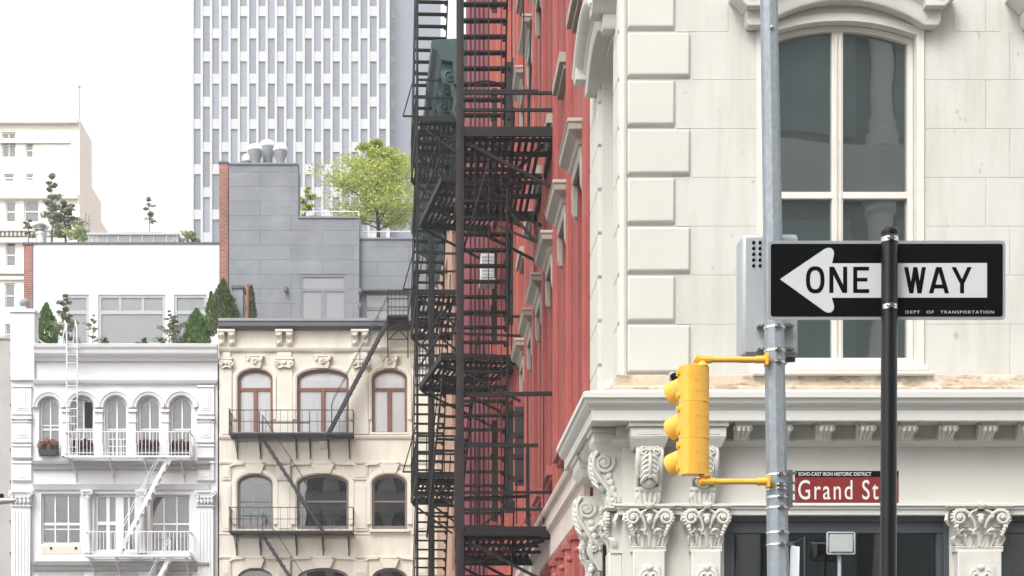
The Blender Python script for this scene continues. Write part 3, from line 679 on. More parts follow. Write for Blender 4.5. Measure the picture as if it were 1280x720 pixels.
for y in (410,439,454,594,607,622,635,666,681,612):
    c,r=pole_at(pz(y)); q=MB()
    q.rings([[((c.x)+rr/math.cos(PI/8)*math.cos(PI/8+PI/4*k+.22),rr/math.cos(PI/8)*math.sin(PI/8+PI/4*k+.22),c.z+dz) for k in range(8)] for rr,dz in ((r+.002,-.011),(r+.005,-.010),(r+.005,.010),(r+.002,.011))],caps=False)
    q.box(c.x-.005,c.x+.035,-r-.028,-r+.004,c.z-.014,c.z+.014); q.tube((c.x+.045,-r-.016,c.z),(c.x-.015,-r-.016,c.z),.006)
    q.box(c.x+r+.0,c.x+r+.02,-.02,.02,c.z-.012,c.z+.012)
    q.build('clamp_band',M['steel'],t,smooth=25)
# control cabinet strapped behind the pole
DC=14.42; t2=thing('signal_cabinet','grey metal cabinet with louvre holes strapped behind the galvanised pole','cabinet',(px(963,DC),DC,pz(445,DC)))
sx=lambda v:(v-963)*DC/F; szf=lambda y:(445-y)*DC/F
m=MB(); m.box(sx(928),sx(998),.0,.30,0,szf(292)); m.build('body',M['alu'],t2,bevel=.03)
m=MB(); m.box(sx(931),sx(995),-.012,.002,.03,szf(297)); m.build('door',M['alu'],t2,bevel=.008)
for i in range(3):
    for j in range(5):
        q=MB(); cx_=sx(941.5+8*i); cz_=szf(304+7.2*j)
        q.rings([[(cx_+.016*math.cos(a),-.0125,cz_+.012*math.sin(a)) for a in [PI*k/8 for k in range(9)]],[(cx_+.016*math.cos(a),-.026*abs(math.sin(a))-.013,cz_+.012*math.sin(a)*.8+.003) for a in [PI*k/8 for k in range(9)]]],closed=False,caps=False)
        q.lathe([(0,0),(.013,0),(.013,.002),(0,.002)],(cx_,-.0145,cz_-.001),8,'y')
        q.build('louvre',M['signblack'] if False else [M['alu'],M['signblack']],t2,smooth=40) if False else None
        m1=MB(); m1.v=q.v[:18]; m1.f=[f for f in q.f if max(f)<18]; m1.m=[0]*len(m1.f)
        lv=m1.build('louvre',M['alu'],t2,smooth=40)
        m2=MB(); m2.lathe([(0,0),(.014,0),(.014,.002),(0,.002)],(cx_,-.0150,cz_-.002),8,'y'); m2.build('hole',M['signblack'],lv,smooth=0)
m=MB(); m.box(sx(931),sx(943),.05,.10,-.03,0); m.box(sx(985),sx(996),.05,.10,-.035,0); m.build('bracket',M['shopframe'],t2,bevel=.004)
for y in (410,439):  # straps to the pole
    q=MB(); zc=szf(y); q.box(sx(950),sx(985),-.13,-.1,zc-.012,zc+.012); q.box(sx(945),sx(990),-.10,-.012,zc-.008,zc+.008); q.build('strap',M['steel'],t2)
# traffic signal seen from behind
DS=14.1; t3=thing('traffic_signal','yellow three section traffic signal seen from behind, beside the galvanised pole','traffic light',(px(869.5,DS),DS,pz(594,DS)))
H=pz(458,DS)-pz(594,DS); sec=H/3; ang=R(28)
rot=Matrix.Rotation(ang,4,'Z')
def rt(x,y,z): v=rot@Vector((x,y,z)); return (v.x,v.y,v.z)
for i in range(3):
    z0=i*sec+.001; z1=(i+1)*sec-.001; m=MB()
    lp=[(-.126,.075),(-.130,.06),(-.130,-.015)]+[(.130*math.sin(t_),-.015-.062*math.cos(t_)) for t_ in [R(-72+12*k) for k in range(13)]]+[(.130,-.015),(.130,.06),(.126,.075)]
    m.rings([[(x,y,z0) for x,y in lp],[(x,y,z1) for x,y in lp]])
    m.box(-.06,.07,-.077,-.074,z0+sec*.28,z0+sec*.285); m.box(-.06,.07,-.077,-.074,z0+sec*.60,z0+sec*.605)
    m.box(.02,.035,-.082,-.07,z0+.006,z0+.014); m.box(.05,.065,-.082,-.07,z0+.006,z0+.014)
    m.xf(rt); s_=m.build('signal_section',M['yellow'],t3,smooth=40)
    m=MB(); m.box(-.118,.118,.076,.10,z0+.012,z1-.012)
    for zz in (z0+.06,z1-.06): m.box(-.145,-.115,.05,.085,zz-.014,zz+.014); m.tube((-.15,.07,zz-.03),(-.15,.07,zz+.03),.008); m.box(.115,.142,.05,.085,zz-.012,zz+.012)
    m.xf(rt); m.build('door',M['yellow'],s_,bevel=.004)
    m=MB(); zc=(z0+z1)/2; outer=[];inner=[];outer2=[];inner2=[]
    nn=20
    for k in range(nn+1):
        a=-PI*.36+PI*1.72*k/nn; ca,sa=math.cos(a),math.sin(a); ln=.20+.05*sa
        outer.append((.112*ca,.10,zc+.112*sa)); outer2.append((.118*ca,.10+ln,zc+.114*sa-.035)); inner2.append((.111*ca,.10+ln,zc+.107*sa-.035)); inner.append((.105*ca,.10,zc+.105*sa))
    m.rings([outer,outer2,inner2,inner],closed=False,caps=False); m.xf(rt); m.build('visor',M['yellow'],s_,smooth=60)
    m=MB(); m.ell((0,.10,zc),(.1,.03,.1),14,8); m.xf(rt); m.build('lens',M['yellowin'],s_)
def arm(y,xl,xr):
    q=MB(); z=pz(y,DS)-pz(594,DS); a=sx2(xl); b=sx2(xr); up=y<500
    q.tube((a,0,z),(b,.0,z),.026,n=12); q.tube((b-.09,0,z),(b,0,z),.034,n=12); q.box(b-.008,b+.018,-.05,.05,z-.055,z+.055)
    q.path([(a-.03,0,z+(.015 if up else -.012)),(a+.0,0,z),(a+.12,0,z)],[.045,.04,.032],10)
    zc=H if up else 0
    q.lathe([(.055,0),(.05,(z-zc)*.35),(.035,(z-zc)*.6),(.035,z-zc)],(a+.03,0,zc),12)
    return q.build('mounting_arm',M['yellow'],t3,bevel=.004)
sx2=lambda v:(v-869.5)*DS/F
arm(449.5,873,957); arm(602,877,959)
# Grand St sign on the pole
DG=14.2; t4=thing('street_name_sign','brown red Grand St name plate bracketed to the galvanised pole','sign',(px(1057.5,DG),DG-.02,pz(629,DG)))
gx=lambda v:(v-1057.5)*DG/F; gz=lambda y:(629-y)*DG/F
m=MB(); m.box(gx(993),gx(1122.5),-.003,.003,0,gz(589)); m.build('plate',M['signred'],t4,bevel=.001)
m=MB(); m.box(gx(993.6),gx(1122),-.0055,-.0035,gz(596.6),gz(589.5)); m.build('district_band',M['signblack'],t4,smooth=0)
m=text_mb('SOHO-CAST IRON HISTORIC DISTRICT',gx(997),gx(1088),gz(595.4),gz(590.8),-.0065,bold=.012); m.build('district_lettering',M['signtext'],t4,smooth=0)
m=text_mb('Grand St',gx(997),gx(1097),gz(625),gz(600.5),-.0065,bold=.006,spacing=1.22,words=.8); m.build('lettering',M['signtext'],t4,smooth=0)
m=MB(); m.box(gx(993.5),gx(1122),-.0055,-.0035,.006,.010); m.build('border_line',M['signtext'],t4,smooth=0) if False else None
m=MB(); 
for y in (592,627,604,616): m.box(gx(983),gx(995),-.012,.012,gz(y)-.010,gz(y)+.010)
m.box(gx(984),gx(990),-.008,.008,gz(634),gz(588)); m.build('bracket',M['steel'],t4)
# small sign seen almost edge on
t5=thing('edge_on_sign','small white parking sign seen nearly edge on, bolted to the galvanised pole','sign',(px(996),DP-.04,pz(725)))
ex=lambda v:(v-996)*DP/F; ez=lambda y:(725-y)*DP/F
m=MB(); m.hexa([(ex(985),.0,ez(740)),(ex(986.5),-.30,ez(740)),(ex(986.5)+.006,-.30,ez(740)),(ex(985)+.006,.0,ez(740))],[(ex(986.5),.0,ez(688)),(ex(987.5),-.30,ez(689)),(ex(987.5)+.006,-.30,ez(689)),(ex(986.5)+.006,.0,ez(682))]); m.build('plate',M['signwhite'],t5,bevel=.002)
m=MB(); m.bar((ex(981),.01,ez(681)),(ex(991),-.02,ez(680)),.03); m.path([(ex(989),-.02,ez(679)),(ex(991),-.10,ez(680)),(ex(994),-.30,ez(677)),(ex(994),-.30,ez(740))],.007,6); m.build('bracket',M['shopframe'],t5)
# one way sign and its post
D1=6.1; S1=F/D1
zS=pz(345,D1); t6=thing('one_way_sign','black and white ONE WAY arrow sign strapped behind the black post','sign',(px(1112.5,D1),D1+.045,pz(396,D1)))
ox=lambda v:(v-1112.5)*D1/F; oz=lambda y:(396-y)*D1/F
def rrect(x0,x1,z0,z1,r,n=6):
    L=[]
    for cx_,cz_,a0 in ((x1-r,z0+r,-PI/2),(x1-r,z1-r,0),(x0+r,z1-r,PI/2),(x0+r,z0+r,PI)):
        for k in range(n+1): a=a0+PI/2*k/n; L.append((cx_+r*math.cos(a),cz_+r*math.sin(a)))
    return L
m=MB(); m.prism(rrect(ox(963),ox(1262),0,oz(296.5),.016),-.002,.002); m.build('plate',M['signalu'],t6,smooth=30)
m=MB(); m.prism(rrect(ox(966.5),ox(1258.5),oz(392),oz(300.5),.010),-.0035,-.0022); m.build('black_field',M['signblack'],t6,smooth=30)
arrow=[(978.5,345)]
def rnd_arrow():
    pts=[]
    # head: tip, rounded upper barb, shaft, rounded lower barb
    pts+= [(978,345.2),(1034,307.3),(1038,305.7),(1042,306),(1045,308.5),(1046,312),(1045.6,316),(1043.5,325.3),(1238.5,324.8),(1238.5,368.3),(1043,368.6),(1045.6,377),(1046,381),(1045,384.5),(1042,387),(1038,387.3),(1034,385.6)]
    return [(ox(x),oz(y)) for x,y in pts][::-1]
m=MB(); m.prism(rnd_arrow(),-.0048,-.0037); m.build('arrow',M['signwhite'],t6,smooth=0)
class Pen:      # road sign letters drawn with a flat pen, in photo units
    def __init__(s): s.m=MB(); s.k=0
    def poly(s,pts):
        s.k+=1; y=-.0052-.00004*s.k; s.m.add([(ox(a),y,oz(b)) for a,b in pts],[tuple(range(len(pts)))])
    def stroke(s,x0,y0,x1,y1,w): s.poly([(x0-w/2,y0),(x0+w/2,y0),(x1+w/2,y1),(x1-w/2,y1)])
    def rect(s,x0,x1,y0,y1): s.poly([(x0,y0),(x1,y0),(x1,y1),(x0,y1)])
    def oval(s,x0,x1,y0,y1,w,n=40):
        s.k+=1; y=-.0052-.00004*s.k; cx_=(x0+x1)/2; cy_=(y0+y1)/2; vs=[]
        for k in range(n):
            t=2*PI*k/n; c=math.copysign(abs(math.cos(t))**.82,math.cos(t)); q=math.copysign(abs(math.sin(t))**.82,math.sin(t))
            for d in (0,w): vs.append((ox(cx_+((x1-x0)/2-d)*c),y,oz(cy_+((y1-y0)/2-d)*q)))
        s.m.add(vs,[(2*k,2*((k+1)%n),2*((k+1)%n)+1,2*k+1) for k in range(n)])
    def done(s): s.m.build('letter',M['signblack'],t6,smooth=0)
T0,T1,wp=329.6,362.6,5.4
p=Pen(); p.oval(1010.5,1034,T0-.6,T1+.6,5.2); p.done()
p=Pen(); p.rect(1040,1045.2,T0,T1); p.rect(1057.3,1062.5,T0,T1); p.poly([(1040,T0),(1046,T0),(1062.5,T1),(1056.5,T1)]); p.done()
p=Pen(); p.rect(1070,1075.2,T0,T1); p.rect(1070,1090,T0,T0+4.8); p.rect(1070,1088,343.6,348.2); p.rect(1070,1090.2,T1-4.8,T1); p.done()
p=Pen(); q0,q1=330,363.2
for a,b in ((1136.6,1143.2),(1148.2,1143.2),(1148.2,1153.4),(1159,1153.4)): p.stroke(a,q0,b,q1,5.2)
p.done()
p=Pen(); p.stroke(1177,q0,1168,q1,5.5); p.stroke(1178.6,q0,1188,q1,5.5); p.rect(1171.5,1184.5,352,357); p.done()
p=Pen(); p.stroke(1196.5,q0,1206.6,350,5.6); p.stroke(1216.5,q0,1207.4,350,5.6); p.rect(1204.4,1209.6,346,q1); p.done()
for wd_,xa_,xb_ in (('DEPT',1136,1154),('OF',1162.5,1171.5),('TRANSPORTATION',1180,1247)): m=text_mb(wd_,ox(xa_),ox(xb_),oz(388.4),oz(384.8),-.0045,bold=0,spacing=1.25); m.build('small_lettering',M['signtext'],t6,smooth=0)
pt=thing('sign_post','slim glossy black round post with a flat cap holding the ONE WAY sign','post',(px(1107.5,D1),D1,0))
h1=pz(292,D1); dx=px(1112,D1)-px(1107.5,D1)
m=MB(); m.path([(0,0,0),(dx,0,h1)],.0305,20); m.build('shaft',M['blackpost'],pt)
m=MB(); m.lathe([(.0305,0),(.034,.001),(.034,.012),(.030,.016),(.026,.022),(.012,.027),(0,.028)],(dx,0,h1-.002),20); m.build('cap',M['blackpost'],pt)
for y in (300,384.5):
    q=MB(); zc=pz(y,D1); cx_=dx*zc/h1; q.lathe([(.0306,-.010),(.0322,-.009),(.0322,.009),(.0306,.010)],(cx_,0,zc),20)
    q.box(cx_-.012,cx_+.006,-.042,-.030,zc-.009,zc+.009); q.tube((cx_-.02,-.036,zc),(cx_+.012,-.036,zc),.004)
    q.build('band',M['steel'],pt,smooth=30)
# street lamp head at the left edge
DLm=40; t=thing('street_lamp','white street lamp head on an arm at the left edge','street lamp',(-13.4,DLm,0))
lz=wz(625,DLm); lx=wx(20,DLm)+13.4
m=MB(); m.path([(0,0,0),(0,0,lz-.8)],[.11,.07],10); m.build('pole',M['galv'],t)
m=MB(); m.path([(0,0,lz-.85),(.15,0,lz-.45),(.7,0,lz-.25),(lx-.75,0,lz-.06)],.04,8); m.build('arm',M['galv'],t)
m=MB(); m.rings([[(lx-.80+u*.80,(.06+.13*math.sin(PI*min(u+.05,.95)))*math.cos(a),lz-.06+u*.05+(.05+.03*math.sin(PI*u))*math.sin(a)*(1 if u<.96 else .3)) for a in [2*PI*k/12 for k in range(12)]] for u in (0,.15,.4,.7,.9,.97,1)]); m.build('head',M['whitemetal'],t)
m=MB(); m.lathe([(.06,0),(.06,.1),(.03,.13),(0,.13)],(lx-.36,0,lz+.03),10); m.build('photocell',M['signblack'],t)
# ================================================================ buildings along the red side street
def facade(name,label,cat,p0,p1,group=None):
    p0=Vector(p0);p1=Vector(p1); d=(p0-p1); L=d.length
    return thing(name,label,cat,(p1.x,p1.y,0),math.atan2(d.y,d.x),group),L
def local(p0,p1): return None
B,LB=facade('red_brick_building','red painted brick building with grey window hoods behind the corner building','building',(2.3,21.575),(2.3,36.0))
cols=[LB-(22.25-21.575)-2.46*i for i in range(6)]       # near edge of each opening
rows=[(6.1,9.55),(12.05,15.4),(17.8,21.1)]
m=MB(); holes=[arch_loop(c-1.05,c,a,b) for c in cols for a,b in rows if c-1.05>0]
holed(m,[(0,5.3),(LB,5.3),(LB,25),(0,25)],holes,0,.30)
m.box(0,LB,.8,9,0,25); m.box(0,LB,.02,.8,24.9,25.0); m.box(0,.05,.02,.8,0,24.9); m.box(LB-.05,LB,.02,.8,0,24.9)
m.build('wall',M['red'],B,smooth=0)
def street_window(root,x0,x1,z0,z1,fm,gm,y=.2,back='dark'):
    lp=arch_loop(x0+.01,x1-.01,z0+.01,z1-.01)
    return window(root,lp,y,.06,fm,gm,hb=[((z0+z1)/2,x0+.05,x1-.05,.06)],vb=[],depth=.08,back=[(M[back],x0-.05,x1+.05,z0-.05,z1+.05,.4)])
for c in cols:
    for a,b in rows:
        if c-1.05<0: continue
        street_window(B,c-1.05,c,a,b,M['redsmooth'],M['glassflat'])
        x0,x1=c-1.05,c
        h=MB()   # stepped stone hood with drop legs
        h.plan_sweep([(x1+.0,.05),(x1+.0,-.02),(x0-.0,-.02),(x0-.0,.05)],[(o,b+.02+k) for k,o in [(0,0),(0,.06),(.05,.07),(.14,.07),(.17,.10),(.24,.12),(.30,.19),(.33,.23),(.41,.24),(.43,.26),(.48,.25),(.52,0)]])
        for xa in (x0-.15,x1+.0):
            h.prism_x([(0,b+.015),(-.085,b+.015),(-.08,b-.34),(-.05,b-.44),(0,b-.46)],xa,xa+.15)
        h.build('window_hood',M['greyhood'],B,bevel=.008,smooth=20)
        s=MB(); s.box(x0-.14,x1+.14,-.16,.05,a-.16,a-.002); s.box(x0-.10,x1+.10,-.09,0,a-.24,a-.162); s.build('window_sill',M['greyhood'] if a>10 else M['redsmooth'],B,bevel=.008)
# painted strips between the windows
for i in range(6):
    m=MB(); xc=LB-.28-2.46*i
    m.box(xc-.18,xc+.18,-.07,.004,5.45,24.5); m.box(xc-.24,xc-.182,-.03,.003,5.45,24.5); m.build('pilaster',M['redsmooth'],B,bevel=.01)
# shopfront band
m=MB(); m.arc_sweep([(-.0,0),(LB-.04,0)],[(4.98,0),(4.98,.12),(5.02,.16),(5.22,.16),(5.25,.22),(5.30,.24),(5.33,.24),(5.36,.10),(5.40,0)]); m.arc_sweep([(0,0),(LB-.04,0)],[(4.55,0),(4.55,.06),(4.58,.09),(4.93,.09),(4.97,.12),(4.975,0)])
m.build('shopfront_band',M['pinkband'],B,smooth=20)
m=MB(); m.box(0,LB,.25,.30,0,4.54); m.box(0,LB,.28,.33,4.5,5.3); m.build('shopfront_recess',M['red'],B,smooth=0)
for i in range(12):
    m=MB(); xc=LB-.35-1.22*i
    if xc<.3: break
    m.box(xc-.14,xc+.14,-.10,.26,0,4.53); m.box(xc-.17,xc+.17,-.14,.0,4.36,4.45); m.ell((xc,-.13,4.1),(.05,.06,.05)); m.build('shop_pilaster',M['redsmooth'],B,bevel=.01)
    m=MB(); m.box(xc-.95,xc-.24,.05,.2,3.9,4.5); m.build('white_panel',M['stone'],B,bevel=.01)
def shutters(root,x0,x1,z0,z1,out=.5,both=False):
    for x,lean in ((x0,-.06),(x1,.05)) if both else ((x1,.05),):
        m=MB(); m.hexa([(x-.02,-out,z0),(x+.02,-out,z0),(x+.02+lean,-.01,z0),(x-.02+lean,-.01,z0)],[(x-.02,-out,z1),(x+.02,-out,z1),(x+.02+lean,-.01,z1),(x-.02+lean,-.01,z1)])
        for k in range(4): zz=z0+.15+(z1-z0-.3)*k/3; m.box(x-.03,x+.03,-out-.03,-out+.06,zz-.06,zz+.06); m.box(x-.028,x+.028+lean,-out+.05,-.02,zz-.03,zz+.03)
        m.build('shutter',M['shutter'],root,smooth=0)
shutters(B,cols[5]-1.2,cols[5]+.1,6.9,8.6,.26)
# orange red ribbed building
C_,LC=facade('orange_red_building','bright orange red building with ribbed front and open black shutters','building',(2.3,36.0),(1.76,39.45))
m=MB(); cc=[(.5,1.35),(2.0,2.85)]; rws=[(6.3,9.3),(10.6,13.4),(14.6,17.2),(18.4,20.9)]
holed(m,[(0,0),(LC,0),(LC,24),(0,24)],[arch_loop(a,b,z0,z1) for a,b in cc for z0,z1 in rws],0,.25); m.box(0,LC,.8,8,0,24); m.box(0,LC,.02,.8,23.9,24)
for k in range(11):
    x=.02+LC*k/10.5
    if any(a-.06<x+.06 and x-.0<b+.06 for a,b in cc): continue
    m.box(x,x+.12,-.10,.0,.5,23.5)
m.build('wall',M['orangered'],C_,smooth=0)
for a,b in cc:
    for z0,z1 in rws: street_window(C_,a,b,z0,z1,M['redsmooth'],M['glassflat']); shutters(C_,a-.04,b+.04,z0+.3,z1-.3,.27)
for k in range(4):
    m=MB(); x=1.48+.14*k; m.box(x,x+.07,-.16,.0,.5,23.4); m.build('rib',M['orangered'],C_,smooth=0)
# plum and orange building with the teal cornice
E,LE=facade('teal_corniced_building','plum and orange brick building with a heavy teal bracketed cornice','building',(1.16,40.4),(.56,55.3))
xs=LE*.80
for nm,x0,x1,mm in (('orange_wall',0,xs-.01,'orange'),('plum_wall',xs+.01,LE,'purple')):
    m=MB(); hs=[]
    n=3; pw=(x1-x0)/n
    for i in range(n):
        for z0,z1 in [(6.2,8.8),(10,12.5),(13.6,16)]: hs.append(arch_loop(x0+pw*(i+.3),x0+pw*(i+.7),z0,z1))
    holed(m,[(x0,0),(x1,0),(x1,18.5),(x0,18.5)],hs,0,.25); m.box(x0,x1,.7,8,0,18.5)
    if mm=='purple':
        m.box(x1-.001,x1+.02,0,8,0,23)
        for k in range(9): m.box(x1+.02,x1+.10,.04+.11*k,.09+.11*k,.5,22)
    if mm=='purple':
        for k in range(22):
            x=x0+(x1-x0)*k/22
            if (k%7) in (0,1,6): m.box(x,x+.12,-.10,.0,.5,17)
    m.build(nm,M[mm],E,smooth=0)
    for h in hs:
        a,b,c,d=bb(h); street_window(E,a,b,c,d,M['teal'] if mm=='orange' else M['purple'],M['glassflat'])
for k in range(30):
    m=MB(); w_=.75 if k%2 else .45; m.box(.0,w_,-.06,.0,.4+k*.55,.4+k*.55+.5); m.build('quoin',M['quoincream'],E,smooth=0)
m=MB(); m.arc_sweep([(-.2,0),(LE+.05,0)],[(17.6,0),(17.6,.12),(17.9,.14),(17.95,.3),(18.5,.34),(18.55,.62),(18.75,.72),(18.85,.85),(19.0,.88),(19.05,.8),(19.1,0)]); m.build('cornice',M['teal'],E,smooth=20)
for k in range(15):
    x=.2+LE*k/14.4; m=MB()
    m.prism_x([(0,18.5),(-.60,18.5),(-.64,18.3),(-.55,18.05),(-.38,17.95),(-.30,17.7),(-.34,17.4),(-.24,17.15),(-.12,17.1),(-.10,16.7),(0,16.55)],x-.11,x+.11)
    m.path(spiral((x+.12,-.42,18.22),.17,.03,1.5,sgn=-1,n=20),.035,5); m.path(spiral((x+.12,-.19,17.38),.12,.02,1.4,sgn=1,n=20),.03,5)
    m.build('cornice_bracket',M['teal'],E,smooth=30)
# grey front at the far end
G,LG=facade('grey_clad_building','narrow grey clad front glimpsed behind the black ladder treads','building',(.62,55.9),(.45,58.5))
m=MB(); m.box(0,LG,0,6,0,22)
for k in range(40): m.hexa([(0,-.05,k*.55),(LG,-.05,k*.55),(LG,0,k*.55),(0,0,k*.55)],[(0,-.005,k*.55+.54),(LG,-.005,k*.55+.54),(LG,0,k*.55+.54),(0,0,k*.55+.54)])
m.build('wall',M['greyclap'],G,smooth=0)
# window air conditioner
ac=thing('air_conditioner','white window air conditioner hung on the red wall behind the black iron stairs','air conditioner',(wx(609,37.2),37.2,wz(356,37.2)))
m=MB(); m.box(-.16,.16,-.25,.35,.10,.66); m.build('case',M['whitemetal'],ac,bevel=.02)
m=MB(); 
for k in range(6): m.box(-.13,.13,-.262,-.25,.15+k*.08,.19+k*.08)
m.build('grille',M['alu'],ac,smooth=0)
m=MB(); m.box(-.18,.18,-.22,.35,.0,.098); m.build('tray',M['whitemetal'],ac,bevel=.01)
# ---------------------------------------------------------------- black fire escapes of the side street
FEG='black iron fire escapes on the side street'
def fire_escape(label,pfar,pnear,out,levels,flights,sy,rail=1.0,hand=False,posts=(),slat=.12,depth=.15,ends=True,outrig=False,ntread=None,wall_gap=.0):
    t,L=facade('fire_escape',label,'fire escape',pnear,pfar,FEG)
    I=M['iron']
    for z in levels:
        p=MB()
        p.box(0,L,-out,-out+.05,z-depth,z); p.box(0,L,-.06,-.01,z-depth,z)
        p.box(L-.05,L,-out+.052,-.062,z-depth,z+.0); p.box(0,.05,-out+.052,-.062,z-depth,z)
        nb=max(3,int(L/1.0))
        for k in range(1,nb): x=L*k/nb; p.box(x-.05,x+.05,-out+.052,-.062,z-.10,z-.035)
        n=int((out-.15)/slat)
        for k in range(n): y=-out+.10+slat*k; p.box(.052,L-.052,y,y+.058,z-.03,z-.004)
        p.build('platform',I,t,smooth=0)
        for x in (.12,L*.5,L-.12):
            b=MB(); b.box(x-.03,x+.03,-out+.04,0,z-depth-.055,z-depth-.002); b.bar((x,-out+.07,z-depth-.05),(x,-.03,z-1.0),.05,.05); b.build('bracket',I,t,smooth=0)
        b=MB(); b.bar((.2,-out+.2,z-depth-.03),(L-.3,-.2,z-depth-.05),.05,.05); b.build('brace',I,t,smooth=0)
        r=MB(); h=rail
        for f in (1,.52):
            r.box(0,L,-out+.0,-out+.04,z+h*f-.03,z+h*f)
            if ends:
                r.box(L-.045,L-.005,-out+.042,-.02,z+h*f-.05,z+h*f)
        k=0; x=.02
        while x<=L: r.box(x-.010,x+.010,-out+.008,-out+.028,z,z+h-.03); x+=.5
        for y in [-out+.25+.45*k for k in range(int(out/.45))]:
            r.box(L-.037,L-.013,y-.012,y+.012,z,z+h-.04)
        r.build('railing',I,t,smooth=0)
        if outrig:
            o=MB(); o.bar((L-.1,-out,z+.02),(L-.1,-out-.36,z+.02),.04,.04); o.bar((L-.1,-out-.35,z+.02),(L-.1,-out-.02,z+rail*1.25),.03,.03); o.build('outrigger',I,t,smooth=0)
    for (xa,za,xb,zb,n) in flights:
        s=MB(); mid=-(sy[0]+sy[1])/2; hw=(sy[1]-sy[0])/2
        stair(s,(xa,mid,za),(xb,mid,zb),(0,hw,0),n,.03,.10,(.15,.035))
        for i in range(1,n):      # bent lips at the tread ends
            f=i/n; x=xa+(xb-xa)*f; z=za+(zb-za)*f
            s.box(x-.05,x+.05,mid+hw-.07,mid+hw-.02,z-.07,z-.02)
        s.build('stair',I,t,smooth=0)
        h=MB()
        for s_ in (-1,1): h.tube((xa,mid+s_*(hw+.02),za+.8),(xb,mid+s_*(hw+.02),zb+.5),.014,n=6)
        h.build('handrail',I,t)
    for (x,y,w_,d_,z0,z1,mm) in posts:
        q=MB(); q.box(x-d_/2,x+d_/2,y-w_/2,y+w_/2,z0,z1); q.box(x-d_/2-.012,x+d_/2+.012,y-w_*.22,y+w_*.22,z0+.1,z1-.1); q.build('post',M[mm],t,bevel=.006)
    return t,L
t1,L1=fire_escape('nearest black iron fire escape with two wide slatted balconies on the red wall',(2.3,31.5),(2.3,27.06),1.62,[11.84,5.08],
    [(.4,5.08,4.0,11.84,28),(.4,11.84,4.0,18.6,28),(.4,18.6,4.0,25.0,26),(.4,-1.0,4.0,5.08,24)],(.70,1.53),rail=.60,
    posts=[(4.40,-1.62,.125,.10,0,24,'ironpost')],slat=.115,depth=.16)
q=MB(); q.rings([[(4.38-.06,-1.72,z0),(4.46,-1.72,z0),(4.46,-1.55,z0),(4.32,-1.55,z0)] for z0 in (5.0,6.6)]); q.rings([[(4.32,-1.69,z),(4.46,-1.69,z),(4.46,-1.56,z),(4.32,-1.56,z)] for z in (6.6,7.2)]); q.build('column_sleeve',M['ironpost'],t1,bevel=.01)
# cage bars above the lower balcony, hoop and tie rods
Zy=lambda y,D=27.08: wz(y,D)
def yl(x,D=27.08): return -(2.3-wx(x,D))
q=MB()
q.bar((4.36,yl(572),Zy(493)),(4.36,yl(694),Zy(491)),.05,.07); q.bar((4.36,yl(572),Zy(556)),(4.36,yl(673),Zy(556)),.05,.06)
for x,ya,yb in ((680,492,655),(660,556,655),(660,492,556),(646,600,655),(622,492,655),(597,556,655)): 
    q.bar((4.36,yl(x),Zy(yb)),(4.36,yl(x),Zy(ya)),.022 if x!=660 or ya==492 else .06)
q.bar((4.36,yl(578),Zy(622)),(4.36,yl(660),Zy(620)),.04,.05); q.bar((4.34,yl(640),Zy(630)),(4.34,yl(600),Zy(658)),.035)
q.build('guard_cage',M['iron'],t1,smooth=0)
q=MB(); cx_=yl(607); r_=.34
q.path([(4.36,cx_+r_*math.cos(PI*k/12),Zy(113)+r_*.55*math.sin(PI*k/12)) for k in range(13)],.014,6)
q.path([(4.3,yl(664),Zy(20)),(4.3,yl(662),Zy(156))],.016,6); q.bar((4.36,yl(578),Zy(113)),(4.36,yl(673),Zy(113)),.05,.06)
for x in (594,611,640,655): q.bar((4.36,yl(x),Zy(157)),(4.36,yl(x),Zy(-60)),.022)
q.build('hoop_guard',M['iron'],t1)
q=MB(); D_=30
q.bar((4.30,yl(574),Zy(330)),(4.30,yl(610),Zy(200)),.035); q.bar((4.2,yl(640),Zy(262)),(4.2,yl(672),Zy(298)),.04); q.bar((3.8,yl(625),Zy(268)),(4.2,yl(672),Zy(298)),.04); q.bar((4.2,yl(672),Zy(298)),(4.2,yl(674),Zy(262)),.03)
q.path([(4.34,yl(634),Zy(232)),(4.34,yl(635),Zy(400)),(4.34,yl(634),Zy(640))],.02,6); q.path([(4.34,yl(629),Zy(236)),(4.34,yl(634),Zy(236)),(4.34,yl(636),Zy(260))],.02,6)
for x in (594,611,627): q.bar((4.30,yl(x),Zy(655)),(4.30,yl(x),Zy(-40)),.016)
q.build('drop_ladder_rod',M['iron'],t1)
t2_,L2=fire_escape('middle black iron fire escape on the orange red front, part hidden by the nearest one',(1.80,39.2),(2.30,35.9),1.85,[10.05,14.0],
    [(.3,6.3,2.9,10.05,16)],(.95,1.7),rail=.9,slat=.12,depth=.14)
t3_,L3=fire_escape('far black iron fire escape with narrow ladder stairs and thin side outriggers',(.93,45.4),(1.12,40.8),1.2,[12.88,17.3,8.22,3.6],
    [(.3,3.6,4.2,8.22,21),(.3,8.22,4.2,12.88,21),(.3,12.88,4.2,17.3,20),(.3,17.3,4.2,22,20)],(.34,1.17),rail=.95,
    posts=[(4.6,-.83,.16,.12,0,14.6,'iron'),(4.6,-1.19,.06,.06,0,24,'iron')],outrig=True,slat=.12,depth=.14)
